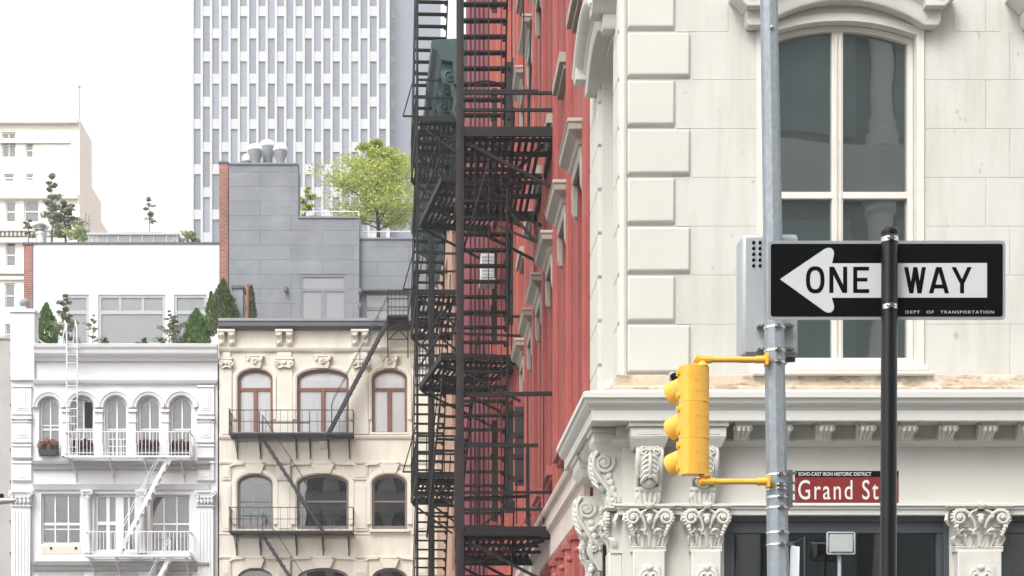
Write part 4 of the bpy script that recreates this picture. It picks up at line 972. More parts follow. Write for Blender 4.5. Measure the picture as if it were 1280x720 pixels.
# ================================================================ the two houses across the far end
DL=55.4; SL=F/DL
def lz_(y): return EYE+(CY-y)/SL
W=thing('white_house','white painted cast iron house with arched windows and classical pilasters','building',((14-CX)/SL,DL,0))
wxl=lambda v:(v-14)/SL
m=MB(); roofz=lz_(446)
arches=[(62,13),(103.5,14),(145.3,14),(186.5,14),(227,14)]
aH=[arch_loop(wxl(c-h),wxl(c+h),lz_(571),lz_(510),(lz_(496)-lz_(510))) for c,h in arches]
r2=[(51.5,101,617,680),(118,171,617,690),(188,238,618,690)]
r2H=[arch_loop(wxl(a),wxl(b),lz_(d),lz_(c)) for a,b,c,d in r2]
r3H=[arch_loop(wxl(a),wxl(b),lz_(d),lz_(c)) for a,b,c,d in ((51.5,101,738,815),(118,171,738,815),(188,238,738,815))]
WR=wxl(272)
holed(m,[(0,0),(WR,0),(WR,roofz),(0,roofz)],aH+r2H+r3H,0,.28)
m.box(0,WR,.75,12,0,roofz-.3); m.box(0,.05,.01,.75,0,roofz); m.box(WR-.05,WR,.01,.75,0,roofz); m.box(0,WR,.02,.4,roofz-.06,roofz)
m.build('wall',M['white'],W,smooth=0)
def bandx(root,mm,name,xa,xb,prof,smooth=20):
    q=MB(); q.arc_sweep([(xa,0),(xb,0)],prof); return q.build(name,mm,root,smooth=smooth)
Z=lz_
bandx(W,M['white'],'parapet_cornice',wxl(45),wxl(273),[(Z(452),0),(Z(452),.10),(Z(449),.14),(Z(446),.30),(Z(444),.34),(Z(440),.36),(Z(437),.42),(Z(433.5),.44),(Z(432.8),.40),(Z(432.5),0)])
bandx(W,M['white'],'string_course',wxl(42),wxl(272),[(Z(481),0),(Z(480),.10),(Z(478),.14),(Z(475.5),.16),(Z(474),.0)])
bandx(W,M['greyband'],'balcony_cornice',wxl(42),wxl(262),[(Z(588),0),(Z(587),.12),(Z(583),.16),(Z(581),.26),(Z(577.5),.30),(Z(576),0)])
bandx(W,M['white'],'string_course',wxl(42),wxl(262),[(Z(613),0),(Z(612.5),.08),(Z(609.5),.12),(Z(606),.18),(Z(605),0)])
bandx(W,M['greyband'],'balcony_cornice',wxl(42),wxl(262),[(Z(714),0),(Z(713),.10),(Z(709),.16),(Z(707),.26),(Z(704),.30),(Z(703),0)])
bandx(W,M['white'],'string_course',wxl(42),wxl(262),[(Z(732),0),(Z(731),.08),(Z(727),.14),(Z(725),0)])
# chimney pier at the left end
q=MB(); q.box(wxl(14),wxl(44),-.12,.5,Z(476),Z(392)); q.box(wxl(13),wxl(45.5),-.17,.6,Z(391.8),Z(387.5)); q.build('end_pier',M['white'],W,bevel=.01)
def pilaster(xa,xb,ya,yb,o=.16,panels=(),name='pilaster'):
    q=MB(); x0,x1=wxl(xa),wxl(xb); q.box(x0,x1,-o,0,Z(yb),Z(ya))
    for a,b in panels: q.box(x0+.12,x1-.12,-o-.015,-o+.002,Z(b),Z(a)); q.box(x0+.2,x1-.2,-o-.03,-o-.014,Z(b)+.08,Z(a)-.08)
    q.build(name,M['white'],W,bevel=.01)
    for yy,hh,oo in ((ya+2,1.5,.05),(yb-3,3,.04),): 
        q=MB(); q.box(x0-.02,x1+.02,-o-oo*.7,0,Z(yy+hh*.6),Z(yy)-.0); q.build('moulding',M['white'],W,bevel=.008)
for xa,xb in ((16,40),(247,268)):
    pilaster(xa,xb,482,520,.09,[(487,514)]); pilaster(xa,xb,526,555,.09,[(530,548)]); pilaster(xa,xb,556,574,.11); pilaster(xa,xb,577,602,.09,[(591,600)])
    q=MB(); x0,x1=wxl(xa),wxl(xb); q.box(x0-.03,x1+.03,-.17,0,Z(525),Z(521.5))
    q.hexa([(x0+.16,-.10,Z(530)),(x1-.16,-.10,Z(530)),(x1-.16,-.05,Z(530)),(x0+.16,-.05,Z(530))],[(x0+.05,-.14,Z(525)-.002),(x1-.05,-.14,Z(525)-.002),(x1-.05,-.05,Z(525)-.002),(x0+.05,-.05,Z(525)-.002)])
    q.build('moulding',M['white'],W,bevel=.006)
    q=MB(); q.box(x0+.02,x1-.02,-.18,0,Z(800),Z(634)); 
    for k in range(5): q.box(x0+.08+k*.11,x0+.13+k*.11,-.2,-.178,Z(800),Z(640))
    q.build('fluted_pilaster',M['white'],W,bevel=.005)
    q=MB(); q.box(x0-.08,x1+.06,-.30,0,Z(617),Z(614.5)); q.box(x0-.03,x1+.02,-.24,0,Z(634),Z(632.5))
    q.hexa([(x0+.02,-.20,Z(632.5)),(x1-.02,-.20,Z(632.5)),(x1-.02,0,Z(632.5)),(x0+.02,0,Z(632.5))],[(x0-.02,-.25,Z(617.2)),(x1+.02,-.25,Z(617.2)),(x1+.02,0,Z(617.2)),(x0-.02,0,Z(617.2))])
    for k in range(5):
        xx=x0+.05+(x1-x0-.1)*k/4; q.ell((xx,-.25,Z(628)),(.06,.06,.10),8,5); q.ell((xx,-.28,Z(623.5)),(.05,.05,.06),8,5)
    for s_,xx in ((-1,x0-.0),(1,x1)): q.path(spiral((xx,-.27,Z(619.5)),.09,.02,1.2,'xz',14,sgn=s_),.03,5)
    q.build('capital',M['white'],W,smooth=45)
# arcade piers and archivolts
for i,(c,h) in enumerate(arches):
    q=MB(); hw=(h+1.2)/SL; n=18; sp=Z(510)
    q.arc_sweep([(wxl(c)+hw*math.cos(PI-PI*k/n),sp+hw*math.sin(PI-PI*k/n)) for k in range(n+1)],[(0,0),(0,.10),(.03,.12),(.10,.12),(.12,.15),(.16,.15),(.18,.10),(.18,0)]); q.build('archivolt',M['white'],W,smooth=40)
for x in (82.8,124.3,166,207):
    q=MB(); x0,x1=wxl(x-4.5),wxl(x+4.5); q.box(x0,x1,-.10,.0,Z(571),Z(528)); q.box(x0-.03,x1+.03,-.14,0,Z(516),Z(512.5)); q.box(x0-.02,x1+.02,-.13,0,Z(529),Z(527)); q.box(x0,x1,-.08,0,Z(527),Z(516)); q.box(x0-.03,x1+.03,-.13,0,Z(571),Z(556)); q.build('arcade_pier',M['white'],W,bevel=.008)
for k,(lp,(c,h)) in enumerate(zip(aH,arches)):
    X=wxl
    vb=[(X(c),Z(570),Z(498),.05)]
    hb=[(Z(536),X(c-h),X(c+h),.06)]
    if k in (0,): hb.append((Z(531),X(c-h),X(c+h),.04))
    if k in (1,2): vb+=[(X(c-5),Z(570),Z(548),.03),(X(c+5),Z(570),Z(548),.03)]; hb+=[(Z(y),X(c-h),X(c+h),.03) for y in (548,557)]
    window(W,inset(lp,.005),.14,.07,M['whitemetal'],M['glassgrey'],vb=vb,hb=hb,bd=.04,depth=.08,back=[darkback(lp,M['midroom'],.42)])
q=MB(); q.box(wxl(105),wxl(114),.10,.12,Z(533),Z(502)); q.build('casement_dark_sheet',M['dark'],W,smooth=0)  # flat near-black sheet drawn where the casement stands open
# second row
a,b,c,d=r2[0]
window(W,r2H[0],.12,.06,M['whitemetal'],M['glassflat'],vb=[(wxl(68),Z(d),Z(c),.05),(wxl(84.5),Z(d),Z(c),.05)],hb=[(Z(654.5),wxl(a),wxl(b),.09),(Z(661),wxl(a),wxl(b),.04)],bd=.05,back=[(M['midroom'],wxl(49),wxl(68),Z(682),Z(615),.3),(M['dark'],wxl(68),wxl(103),Z(682),Z(615),.45)])
a,b,c,d=r2[1]
window(W,r2H[1],.14,.10,M['whitemetal'],M['glassgrey'],vb=[(wxl(134),Z(d),Z(c),.12),(wxl(148.5),Z(d),Z(c),.28),(wxl(160),Z(d),Z(c),.06)],hb=[(Z(653.5),wxl(a),wxl(148),.12)],bd=.06,back=[darkback(r2H[1],M['midroom'],.5)])
a,b,c,d=r2[2]
window(W,r2H[2],.12,.06,M['whitemetal'],M['glassgrey'],vb=[(wxl(204.5),Z(d),Z(c),.05),(wxl(220.5),Z(d),Z(c),.05)],hb=[(Z(654.5),wxl(a),wxl(b),.07)],bd=.05,back=[darkback(r2H[2],M['midroom'],.45)])
for k,lp in enumerate(r3H): a,b,c,d=bb(lp); window(W,lp,.12,.07,M['whitemetal'],M['glassgrey'],hb=[((c+d)/2,a,b,.07)],vb=[((a+b)/2,c,d,.05)],back=[darkback(lp,M['midroom'],.45)])
q=MB(); q.box(wxl(52),wxl(101),-.02,.10,Z(692.5),Z(682.5)); pn=q.build('sill_panel',M['skirt'],W,bevel=.008)
q=MB()
for x in (64,95): q.lathe([(0,0),(.045,0),(.045,-.02),(0,-.02)],(wxl(x),-.02,Z(685.3)),12,'y')
q.build('vent_hole',M['dark'],pn)
for x in (110,178):
    q=MB(); q.lathe([(.17,Z(692)),(.17,Z(688)),(.14,Z(686)),(.135,Z(672)),(.15,Z(670)),(.13,Z(668)),(.115,Z(625)),(.14,Z(623)),(.12,Z(621)),(.16,Z(617.5)),(.17,Z(615))],(wxl(x),-.08,0),18); q.box(wxl(x-7.5),wxl(x+7.5),-.28,0,Z(616),Z(613.5))
    for s_ in (-1,1): q.path(spiral((wxl(x)+s_*.15,-.25,Z(618)),.06,.015,1.2,'xz',12,sgn=s_),.025,5)
    q.build('column',M['white'],W,smooth=40)
q=MB(); q.box(wxl(44),wxl(248),-.06,0,Z(702),Z(694)); q.build('moulding',M['white'],W,bevel=.008)
q=MB()
for a,b in ((48,103),(117,172),(188,240)): q.box(wxl(a),wxl(b),-.05,0,Z(724),Z(716))
q.build('frieze_panel',M['greyband'],W,bevel=.01)
# white fire escape
WF=thing('fire_escape','white iron fire escape with slanted stairs on the white house','fire escape',((14-CX)/SL,DL-.02,0))
def front_fe(t,mm,X,x0,x1,y,out,railtop,gap=None,bal=.13,braces=(),thick=.06):
    z=Z(y); p=MB(); p.box(X(x0),X(x1),-out,-out+.04,z-thick,z); p.box(X(x0),X(x1),-.06,-.02,z-thick,z)
    for x in (X(x0),X(x1)-.04): p.box(x,x+.04,-out+.042,-.062,z-thick,z)
    n=int((out-.1)/.09)
    for k in range(n):
        yy=-out+.07+.09*k
        for a,b in ([(x0,x1)] if not gap else [(x0,gap[0]),(gap[1],x1)]): p.box(X(a)+.042,X(b)-.042,yy,yy+.04,z-.03,z-.004)
    p.build('platform',mm,t,smooth=0)
    r=MB(); zt_=Z(railtop); bw_=.009 if bal<.2 else .006
    for zz,w_ in ((zt_,.026),(z+(zt_-z)*.5,.016)) if bal>.2 else ((zt_,.035),(z+.1,.022)):
        r.box(X(x0),X(x1),-out,-out+.03,zz-w_,zz); r.box(X(x0),X(x0)+.03,-out+.032,-.02,zz-w_,zz); r.box(X(x1)-.03,X(x1),-out+.032,-.02,zz-w_,zz)
    x=X(x0)+.01
    while x<X(x1): r.box(x-bw_,x+bw_,-out+.006,-out+.006+2*bw_,z,zt_-.02); x+=bal
    for xx in (X(x0),X(x1)-.03):
        for k in range(4): r.box(xx+.006,xx+.024,-out+.2+.2*k,-out+.218+.2*k,z,zt_-.02)
    r.build('railing',mm,t,smooth=0)
    for x in braces: b=MB(); b.bar((X(x),-out+.05,z-thick-.01),(X(x),-.02,z-.62),.028); b.bar((X(x),-.03,z-thick),(X(x),-.03,z-.75),.035); b.bar((X(x),-out,z-thick-.015),(X(x),-.03,z-thick-.015),.03); b.build('bracket',mm,t,smooth=0)
WM=M['whitemetal']
front_fe(WF,WM,wxl,88,242,575,.9,545,(177,216),.125,(95,142,185,230)); front_fe(WF,WM,wxl,113,242,697,.9,668,None,.125,(118,150,196,236))
def fstair(t,mm,X,xa,ya,xb,yb,n,yc=-.55,hw=.17,rh=.75,sw=.035,sh=.13,hr=.016):
    s=MB(); stair(s,(X(xa),yc,Z(ya)),(X(xb),yc,Z(yb)),(0,hw,0),n,sw,sh,(.16,.03)); s.build('stair',mm,t,smooth=0)
    h=MB(); handrail(h,(X(xa),yc,Z(ya)),(X(xb),yc,Z(yb)),(0,hw,0),rh,hr); h.build('handrail',mm,t)
fstair(WF,WM,wxl,152,697,215,576,14); fstair(WF,WM,wxl,152,820,217,698,14)
q=MB()
for x in (88,101): q.path([(wxl(x),-.55,Z(575)),(wxl(x),-.55,Z(437)),(wxl(x)-.02,-.55,Z(415)),(wxl(x)-.12,-.3,Z(404)),(wxl(x)-.3,.3,Z(416)),(wxl(x)-.4,.5,Z(436))],.022,6)
k=572
while k>436: q.tube((wxl(88),-.55,Z(k)),(wxl(101),-.55,Z(k)),.014,n=6); k-=9.5
for y in (480,440): q.bar((wxl(88),-.55,Z(y)),(wxl(88),0,Z(y)),.03); q.bar((wxl(101),-.55,Z(y)),(wxl(101),0,Z(y)),.03)
q.bar((wxl(76),-.1,Z(437)),(wxl(84),-.1,Z(405)),.03); q.bar((wxl(84),-.1,Z(405)),(wxl(88),-.5,Z(437)),.03)
q.build('ladder',WM,WF)
q=MB(); q.path([(wxl(44),.2,Z(421)),(wxl(52),.3,Z(427)),(wxl(70),.3,Z(432))],.035,6); q.build('hand_bar',WM,WF)
# flower boxes
for x,lab,mm,nn in ((61.5,'flower box with pink blooms on the leftmost arched window sill','pinkflower',120),(104,'dark red planter in the second arched window behind white bars','flower',150),(186.5,'dark red planter in the fourth arched window behind white bars','flower',190),(227,'dark red planter in the rightmost arched window of the white house','flower',190)):
    t=thing('flower_box',lab,'planter',((x-CX)/SL,DL-.02,Z(571)),0,'planters in the arched windows')
    q=MB(); q.hexa([(-.30,-.20,.02),(.30,-.20,.02),(.30,.0,.02),(-.30,.0,.02)],[(-.33,-.24,.2),(.33,-.24,.2),(.33,.02,.2),(-.33,.02,.2)]); q.build('trough',M['shopframe'],t,bevel=.01)
    q=MB(); rg=random.Random(int(x)); 
    for k in range(5): leaves(q,(-.26+.13*k,-.12,.30+rg.uniform(0,.12)),(.12,.12,.20),150 if mm=='flower' else 100,.05,rg)
    q.build('foliage',M['flower'] if mm=='flower' else M['conifer'],t,smooth=0,recalc=False)
    if mm!='flower':
        q=MB()
        for k in range(6): leaves(q,(-.28+.11*k,-.16,.28+rg.uniform(0,.22)),(.10,.10,.12),70,.05,rg)
        q.build('bloom',M['pinkflower'],t,smooth=0,recalc=False)
        q=MB(); leaves(q,(0,-.1,.35),(.34,.1,.25),150,.05,rg); q.build('foliage',M['flower'],t,smooth=0,recalc=False)
# ---------------------------------------------------------------- cream house
K=thing('cream_house','cream painted house with brown arched windows and scrolled keystones','building',((274-CX)/SL,DL,0))
kx=lambda v:(v-274)/SL
KR=kx(545); kro=Z(404)
kw=[(297,341),(371.5,436),(465,509)]
h1_=[arch_loop(kx(a),kx(b),Z(542.5),Z(474),Z(461.5)-Z(474)) for a,b in kw]
h2_=[arch_loop(kx(a),kx(b),Z(662),Z(605),Z(593)-Z(605)) for a,b in kw]
h3_=[arch_loop(kx(a),kx(b),Z(780),Z(722),Z(710)-Z(722)) for a,b in kw]
m=MB(); holed(m,[(0,0),(KR,0),(KR,kro),(0,kro)],h1_+h2_+h3_,0,.24); m.box(0,KR,.75,12,0,kro-.2); m.box(0,.05,.01,.75,0,kro-.01); m.box(KR-.05,KR,.01,.75,0,kro-.01)
m.build('wall',M['cream'],K,smooth=0)
def kb(name,mm,prof,xa=274,xb=545): return bandx(K,M[mm],name,kx(xa),kx(xb),prof)
kb('coping','slate',[(Z(413),0),(Z(413),.12),(Z(411),.22),(Z(410),.30),(Z(404.5),.30),(Z(404),.0)])
kb('coping_cap','lead',[(Z(404)+.002,-.6),(Z(404)+.002,.33),(Z(400.5),.33),(Z(400),.27),(Z(399),-.6)])
kb('string_course','creamtrim',[(Z(440.5),0),(Z(440),.06),(Z(438.5),.10),(Z(435.5),.13),(Z(434),.0)])
kb('string_course','creamtrim',[(Z(549),0),(Z(548.5),.05),(Z(546),.08),(Z(544.2),.08),(Z(543.5),.0)])
kb('string_course','creamtrim',[(Z(581),0),(Z(580.5),.04),(Z(578.5),.07),(Z(577),.07),(Z(576.4),.0)])
kb('string_course','creamtrim',[(Z(668.5),0),(Z(668),.03),(Z(666),.03),(Z(665.5),.0)])
kb('string_course','creamtrim',[(Z(699),0),(Z(698),.05),(Z(696),.07),(Z(695),.0)])
for a,b in ((294,342),(369,438),(462,512)):
    q=MB(); q.box(kx(a),kx(b),-.14,.05,Z(665.4),Z(662)); q.build('window_sill',M['creamtrim'],K,bevel=.008)
    q=MB(); q.box(kx(a+1),kx(b-1),-.05,.05,Z(543.3),Z(540.5)); q.build('window_sill',M['creamtrim'],K,bevel=.008)
def bracket_pair(xc,half=None):
    q=MB()
    for s_ in (-1,1):
        x=kx(xc+s_*6.5); w_=.115
        q.prism_x([(0,Z(414)),(-.24,Z(414)),(-.25,Z(418)),(-.20,Z(422)),(-.13,Z(424)),(-.11,Z(428)),(-.05,Z(432)),(0,Z(432))],x-w_,x+w_)
        q.lathe([(0,0),(.07,0),(.07,.03),(.03,.05),(0,.05)],(x,-.24,Z(419)),10,'y'); q.ell((x,-.11,Z(429)),(.07,.05,.07))
    q.box(kx(xc-11),kx(xc+11),-.27,0,Z(416.5),Z(413.6)); q.build('bracket',M['creamtrim'],K,bevel=.006,smooth=40)
for xc in (283.5,355.5,450,526): bracket_pair(xc)
for xa,xb in ((276,291),(344,367),(440,462),(514,536)):
    q=MB(); x0,x1=kx(xa),kx(xb); xc=(x0+x1)/2
    q.box(x0+.03,x1-.03,-.06,0,Z(543),Z(461)); q.build('pilaster',M['creamtrim'],K,bevel=.01)
    q=MB(); q.box(x0,x1,-.12,0,Z(450),Z(447)); q.box(x0+.04,x1-.04,-.10,0,Z(459),Z(450.3))
    for s_ in (-1,1): q.path(spiral((xc+s_*(x1-x0)*.40,-.13,Z(455)),.10,.02,1.3,'xz',16,sgn=-s_),.035,5); q.path([(xc,-.11,Z(458.5)),(xc+s_*(x1-x0)*.30,-.12,Z(460.5)),(xc+s_*(x1-x0)*.5,-.11,Z(457))],[.04,.035,.02],5)
    q.ell((xc,-.12,Z(454)),(.09,.05,.09)); q.box(x0+.08,x1-.08,-.09,0,Z(446.5),Z(441)); q.build('capital',M['creamtrim'],K,smooth=45)
    for ya,yb in ((582,600),(604,664),(700,720)):
        q=MB(); q.box(x0+.06,x1-.06,-.05,0,Z(yb),Z(ya)); q.box(x0+.12,x1-.12,-.07,-.04,Z(yb-3),Z(ya+3)); q.build('pilaster',M['creamtrim'],K,bevel=.01)
def hood_ring(lp,c,hw,zs,rise,name='window_surround',o=.06,wd=.16):
    q=MB(); n=18
    P=[(c-hw,zs-.0)]+[(c+hw*math.cos(PI-PI*k/n),zs+rise*math.sin(PI-PI*k/n)) for k in range(1,n)]+[(c+hw,zs)]
    q.arc_sweep([(c-hw,zs-1.4)]+P+[(c+hw,zs-1.4)],[(0,0),(0,o*.6),(.03,o*.6),(.04,o),(wd-.03,o),(wd,0)]); return q.build(name,M['creamtrim'],K,smooth=30)
for i,(a,b) in enumerate(kw):
    c=kx((a+b)/2); hw=kx(b)-c
    hood_ring(None,c,hw+.01,Z(474),Z(461.5)-Z(474)+.01); hood_ring(None,c,hw+.01,Z(605),Z(593)-Z(605)+.01,o=.08,wd=.20)
    q=MB(); k=.30; q.hexa([(c-k*.6,-.14,Z(461)),(c+k*.6,-.14,Z(461)),(c+k*.6,0,Z(461)),(c-k*.6,0,Z(461))],[(c-k,-.17,Z(447)),(c+k,-.17,Z(447)),(c+k,0,Z(447)),(c-k,0,Z(447))])
    q.box(c-k*1.05,c+k*1.05,-.19,0,Z(447)+.002,Z(445)); q.path(spiral((c,-.18,Z(453)),.12,.02,1.4,'xz',16),.03,5)
    for s_ in (-1,1): q.ell((c+s_*.22,-.17,Z(450)),(.06,.05,.09))
    q.build('keystone',M['creamtrim'],K,bevel=.006,smooth=40)
    k=.40 if i==1 else .34
    for dy in (0,118):
        q=MB(); q.hexa([(c-k*.62,-.13,Z(592.5+dy)),(c+k*.62,-.13,Z(592.5+dy)),(c+k*.62,0,Z(592.5+dy)),(c-k*.62,0,Z(592.5+dy))],[(c-k,-.15,Z(581+dy)),(c+k,-.15,Z(581+dy)),(c+k,0,Z(581+dy)),(c-k,0,Z(581+dy))]); q.box(c-k*.8,c+k*.8,-.16,0,Z(581+dy)+.002,Z(577.5+dy)); q.build('keystone',M['creamtrim'],K,bevel=.012)
        for s_ in (-1,1):  # raised corner panels beside the keystone
            xa=c+s_*(k+.06); xb=c+s_*(hw+.30); 
            q=MB(); q.prism([(xa,Z(578.5+dy)),(xb-s_*.14,Z(578.5+dy)),(xb,Z(582+dy)),(xb,Z(584.5+dy)),(xb-s_*.2,Z(581.5+dy)),(xa,Z(581+dy))],-.075,0); q.build('spandrel_moulding',M['creamtrim'],K)
    # windows: top row brown wood, pale shades behind
    lp=inset(h1_[i],.004); tz=Z(486); zb=Z(542)
    vb=[(c,zb,tz,.13)]
    wv=window(K,lp,.08,.085,M['brownwood'],M['glassclear'],vb=vb,hb=[(tz,kx(a),kx(b),.10)],bd=.06,depth=.09,
        back=[(M['paleroom'],kx(a)-.1,kx(b)+.1,Z(545),Z(458),.40)]+[(M['curtain'],kx(a)+.03,c-.08,Z(542),Z(487),.085),(M['curtain'],c+.08,kx(b)-.03,Z(542),Z(487),.085),(M['curtain'],kx(a)+.03,kx(b)-.03,Z(485),Z(462),.10)])
    lp=inset(h2_[i],.004)
    bk=[[(M['midroom'],kx(a)-.1,kx(b)+.1,Z(665),Z(590),.42),(M['dark'],kx(a+20),kx(b-6),Z(660),Z(603),.3),(M['dark'],kx(a+8),kx(b-3),Z(660),Z(628),.25)],  # two near-black sheets imitate the dark shape reflected in this pane
        [(M['dark'],kx(a)-.1,kx(b)+.1,Z(665),Z(590),.45),(M['curtaindark'],kx(a)+.1,kx(b)-.1,Z(660),Z(628),.2)],
        [(M['curtainred'],kx(a)-.1,kx(b)+.1,Z(665),Z(590),.40),(M['dark'],kx(a)+.05,kx(b)-.05,Z(662),Z(627),.2)]][i]
    window(K,lp,.08,.075,M['greybrown'],M['glassflat'],hb=[(Z(626.5),kx(a),kx(b),.06),(Z(659.5),kx(a),kx(b),.14)],bd=.05,back=bk)
    window(K,inset(h3_[i],.004),.08,.075,M['greybrown'],M['glassflat'],hb=[(Z(745),kx(a),kx(b),.06)],bd=.05,back=[darkback(h3_[i],M['dark'],.4)])
q=MB(); x=kx(404); z=Z(556); q.box(x-.13,x+.13,-.03,0,z-.13,z+.13)
for k in range(4): q.ell((x+.07*math.cos(PI/4+PI/2*k),-.035,z+.07*math.sin(PI/4+PI/2*k)),(.04,.02,.04),8,5)
q.build('rosette_panel',M['creamtrim'],K,bevel=.005)
KF=thing('fire_escape','thin dark iron fire escape with two balconies and slanted stairs on the cream house','fire escape',((274-CX)/SL,DL-.02,0))
I2=M['greyiron']
front_fe(KF,I2,kx,290,443,547,.95,519,None,.25,(297,326,371,388,411,437)); front_fe(KF,I2,kx,290,443,667.5,.95,638.5,None,.25,(296,326,371,404,436)); 
fstair(KF,I2,kx,411,547,488,401,20,-.5,.15,.85,.03,.11,.012); fstair(KF,I2,kx,405,667,328,548,17,-.55,.15,.8,.03,.11,.012); fstair(KF,I2,kx,405,786,328,668,17,-.55,.15,.8,.03,.11,.012)
q=MB(); zp=Z(401)
q.box(kx(484),kx(511),-.85,.5,zp-.07,zp-.04)
for x in (485,510):
    q.bar((kx(x),-.78,zp),(kx(x),-.78,Z(371)),.03); q.bar((kx(x),.3,zp),(kx(x),.3,Z(371)),.03); q.bar((kx(x),-.78,Z(371)),(kx(x),.3,Z(371)),.03)
    q.bar((kx(x),-.30,zp-.1),(kx(x),-.30,Z(450)),.045); q.bar((kx(x),-.78,zp-.1),(kx(x),-.32,Z(428)),.04)
for y in (371,381,391): q.bar((kx(485),-.78,Z(y)),(kx(510),-.78,Z(y)),.026); q.bar((kx(485),.3,Z(y)),(kx(510),.3,Z(y)),.026)
for x in (490,495,500,505): q.bar((kx(x),-.78,zp),(kx(x),-.78,Z(371)),.016)
q.bar((kx(487),-.32,Z(404)),(kx(510),-.32,Z(427)),.035); q.bar((kx(510),-.34,Z(404)),(kx(487),-.34,Z(427)),.035); q.bar((kx(486),-.3,Z(427)),(kx(510),-.3,Z(427)),.03)
q.bar((kx(510),-.78,zp),(kx(526),-.6,Z(320)),.04); q.bar((kx(514),-.78,zp),(kx(530),-.6,Z(320)),.04)
q.build('roof_platform',I2,KF,smooth=0)
q=MB(); q.box(kx(290),kx(290)+.03,-.95,-.92,Z(548),Z(517)); q.box(kx(326),kx(388),-.60,-.57,Z(533.5),Z(532)); q.box(kx(326),kx(326)+.03,-.6,-.57,Z(547),Z(519)); q.box(kx(388),kx(388)+.03,-.6,-.57,Z(547),Z(519)); q.build('stair_guard',I2,KF,smooth=0)
# ---------------------------------------------------------------- left edge concrete building
t=thing('concrete_building','weathered grey concrete party wall at the left edge beside the white house','building',((-60-CX)/SL,DL+.1,0))
m=MB(); m.box(0,73.0/SL,0,10,0,Z(423)); m.box(0,73.4/SL,-.05,.3,Z(423)+.002,Z(420)); 
m.build('wall',M['concrete'],t,smooth=0)
m=MB()
for y in (440,470,504,560,600,650,690): m.box(71.5/SL,73.6/SL,-.06,.0,Z(y+2.5),Z(y)-.0)
m.build('wall_tie',M['rust'],t,smooth=0)
# ---------------------------------------------------------------- roof storeys
DQ=60.0; SQ=F/DQ; Q=thing('white_penthouse','white stucco rooftop penthouse with wide grey framed windows','penthouse',((41-CX)/SQ,DQ,14.4))
qx=lambda v:(v-41)/SQ; qz=lambda y:EYE+(CY-y)/SQ-14.4
pw=[(78,111.5,368,440),(122.5,207,368,440),(217,259,368,440)]
m=MB(); hs=[arch_loop(qx(a),qx(b),qz(d),qz(c)) for a,b,c,d in pw]
holed(m,[(0,0),(qx(275),0),(qx(275),qz(305.5)),(0,qz(305.5))],hs,0,.22); m.box(0,qx(275),.7,8,0,qz(307)); m.build('wall',M['plain_white'],Q,smooth=0)
m=MB(); m.box(-.02,qx(275.5),-.05,.75,qz(305.5)+.002,qz(303.2)); m.build('roof_edge',M['slate'],Q)
for (a,b,c,d),lp in zip(pw,hs):
    vb=[(qx(150),qz(390),qz(368),.10),(qx(178.5),qz(390),qz(368),.10)] if b-a>60 else []
    window(Q,lp,.04,.12,M['framegrey'],M['glasspent'],vb=vb,hb=[(qz(390),qx(a),qx(b),.14)],bd=.06,back=[darkback(lp,M['midroom'],.5)])
t=thing('brick_pier','red brick pier at the left end of the white penthouse','pier',((30.5-CX)/SQ,DQ-.1,14.4))
m=MB(); m.box(0,10.3/SQ,0,1.5,0,qz(307)); m.build('brickwork',M['brickred'],t,smooth=0); m=MB(); m.box(-.05,10.6/SQ,-.04,1.55,qz(307)+.002,qz(304)); m.build('coping',M['slate'],t)
t=thing('brick_wall','tall red brick party wall between the white and grey penthouses','wall',((274.6-CX)/SQ,DQ-.15,14.4))
m=MB(); m.box(0,11.2/SQ,0,6,0,qz(206)); m.build('brickwork',M['brickred'],t,smooth=0); m=MB(); m.box(-.03,11.5/SQ,-.03,6,qz(206)+.002,qz(203.5)); m.build('coping',M['slate'],t)
# roof ventilators
def lathe_thing(name,label,cat,x,y,D,parts,group=None):
    t=thing(name,label,cat,((x-CX)*D/F,D,EYE+(CY-y)*D/F),0,group)
    for nm,prof,mm in parts: m=MB(); m.lathe(prof,n=18); m.build(nm,M[mm],t,smooth=40)
    return t
lathe_thing('roof_vent','shiny metal chimney vent on the left end of the white penthouse roof','vent',51.5,306,61,[('flue',[(.20,-.3),(.20,.35),(.23,.36),(.23,.45),(.2,.46),(.2,.52)],'chrome'),('cowl',[(.26,.50),(.28,.54),(.26,.58),(.22,.60),(.30,.64),(.32,.69),(.12,.82),(.05,.86),(.03,.95),(0,.95)],'chrome')])
lathe_thing('turban_vent','small dark turban vent on top of the white end pier','vent',31,388,55.6,[('neck',[(.13,-.02),(.12,.1),(.1,.14)],'alu'),('turban',[(.12,.13),(.18,.20),(.19,.28),(.15,.36),(.07,.40),(0,.41)],'ventgrey')])
for x,y,s_,lab in ((319,206,.30,'left drum of the white capped vents on the grey penthouse'),(334.5,206,.30,'tallest middle drum of the white capped roof vents'),(350.5,206,.28,'right drum of the white capped vents on the grey penthouse'),(308,208,.17,'smallest white capped vent at the left of the row')):
    hh=.50 if x!=334.5 else .66
    if s_<.2: hh=.18
    lathe_thing('roof_vent',lab,'vent',x,y,60.4 if x!=334.5 else 60.9,[('drum',[(s_*.55,-.2),(s_*.6,hh*.3),(s_*.85,hh*.72),(s_*.9,hh)],'ventgrey'),('cap',[(s_*.92,hh),(s_,hh+.03),(s_,hh+.09),(s_*.8,hh+.2),(s_*.4,hh+.27),(0,hh+.28)],'ventwhite')],'white capped roof vents')
DZ=59.2; SZ=F/DZ; Gp=thing('zinc_penthouse','stepped grey zinc clad penthouse above the cream house','penthouse',((286.2-CX)/SZ,DZ,15.3))
gx_=lambda v:(v-286.2)/SZ; gz_=lambda y:EYE+(CY-y)/SZ-15.3
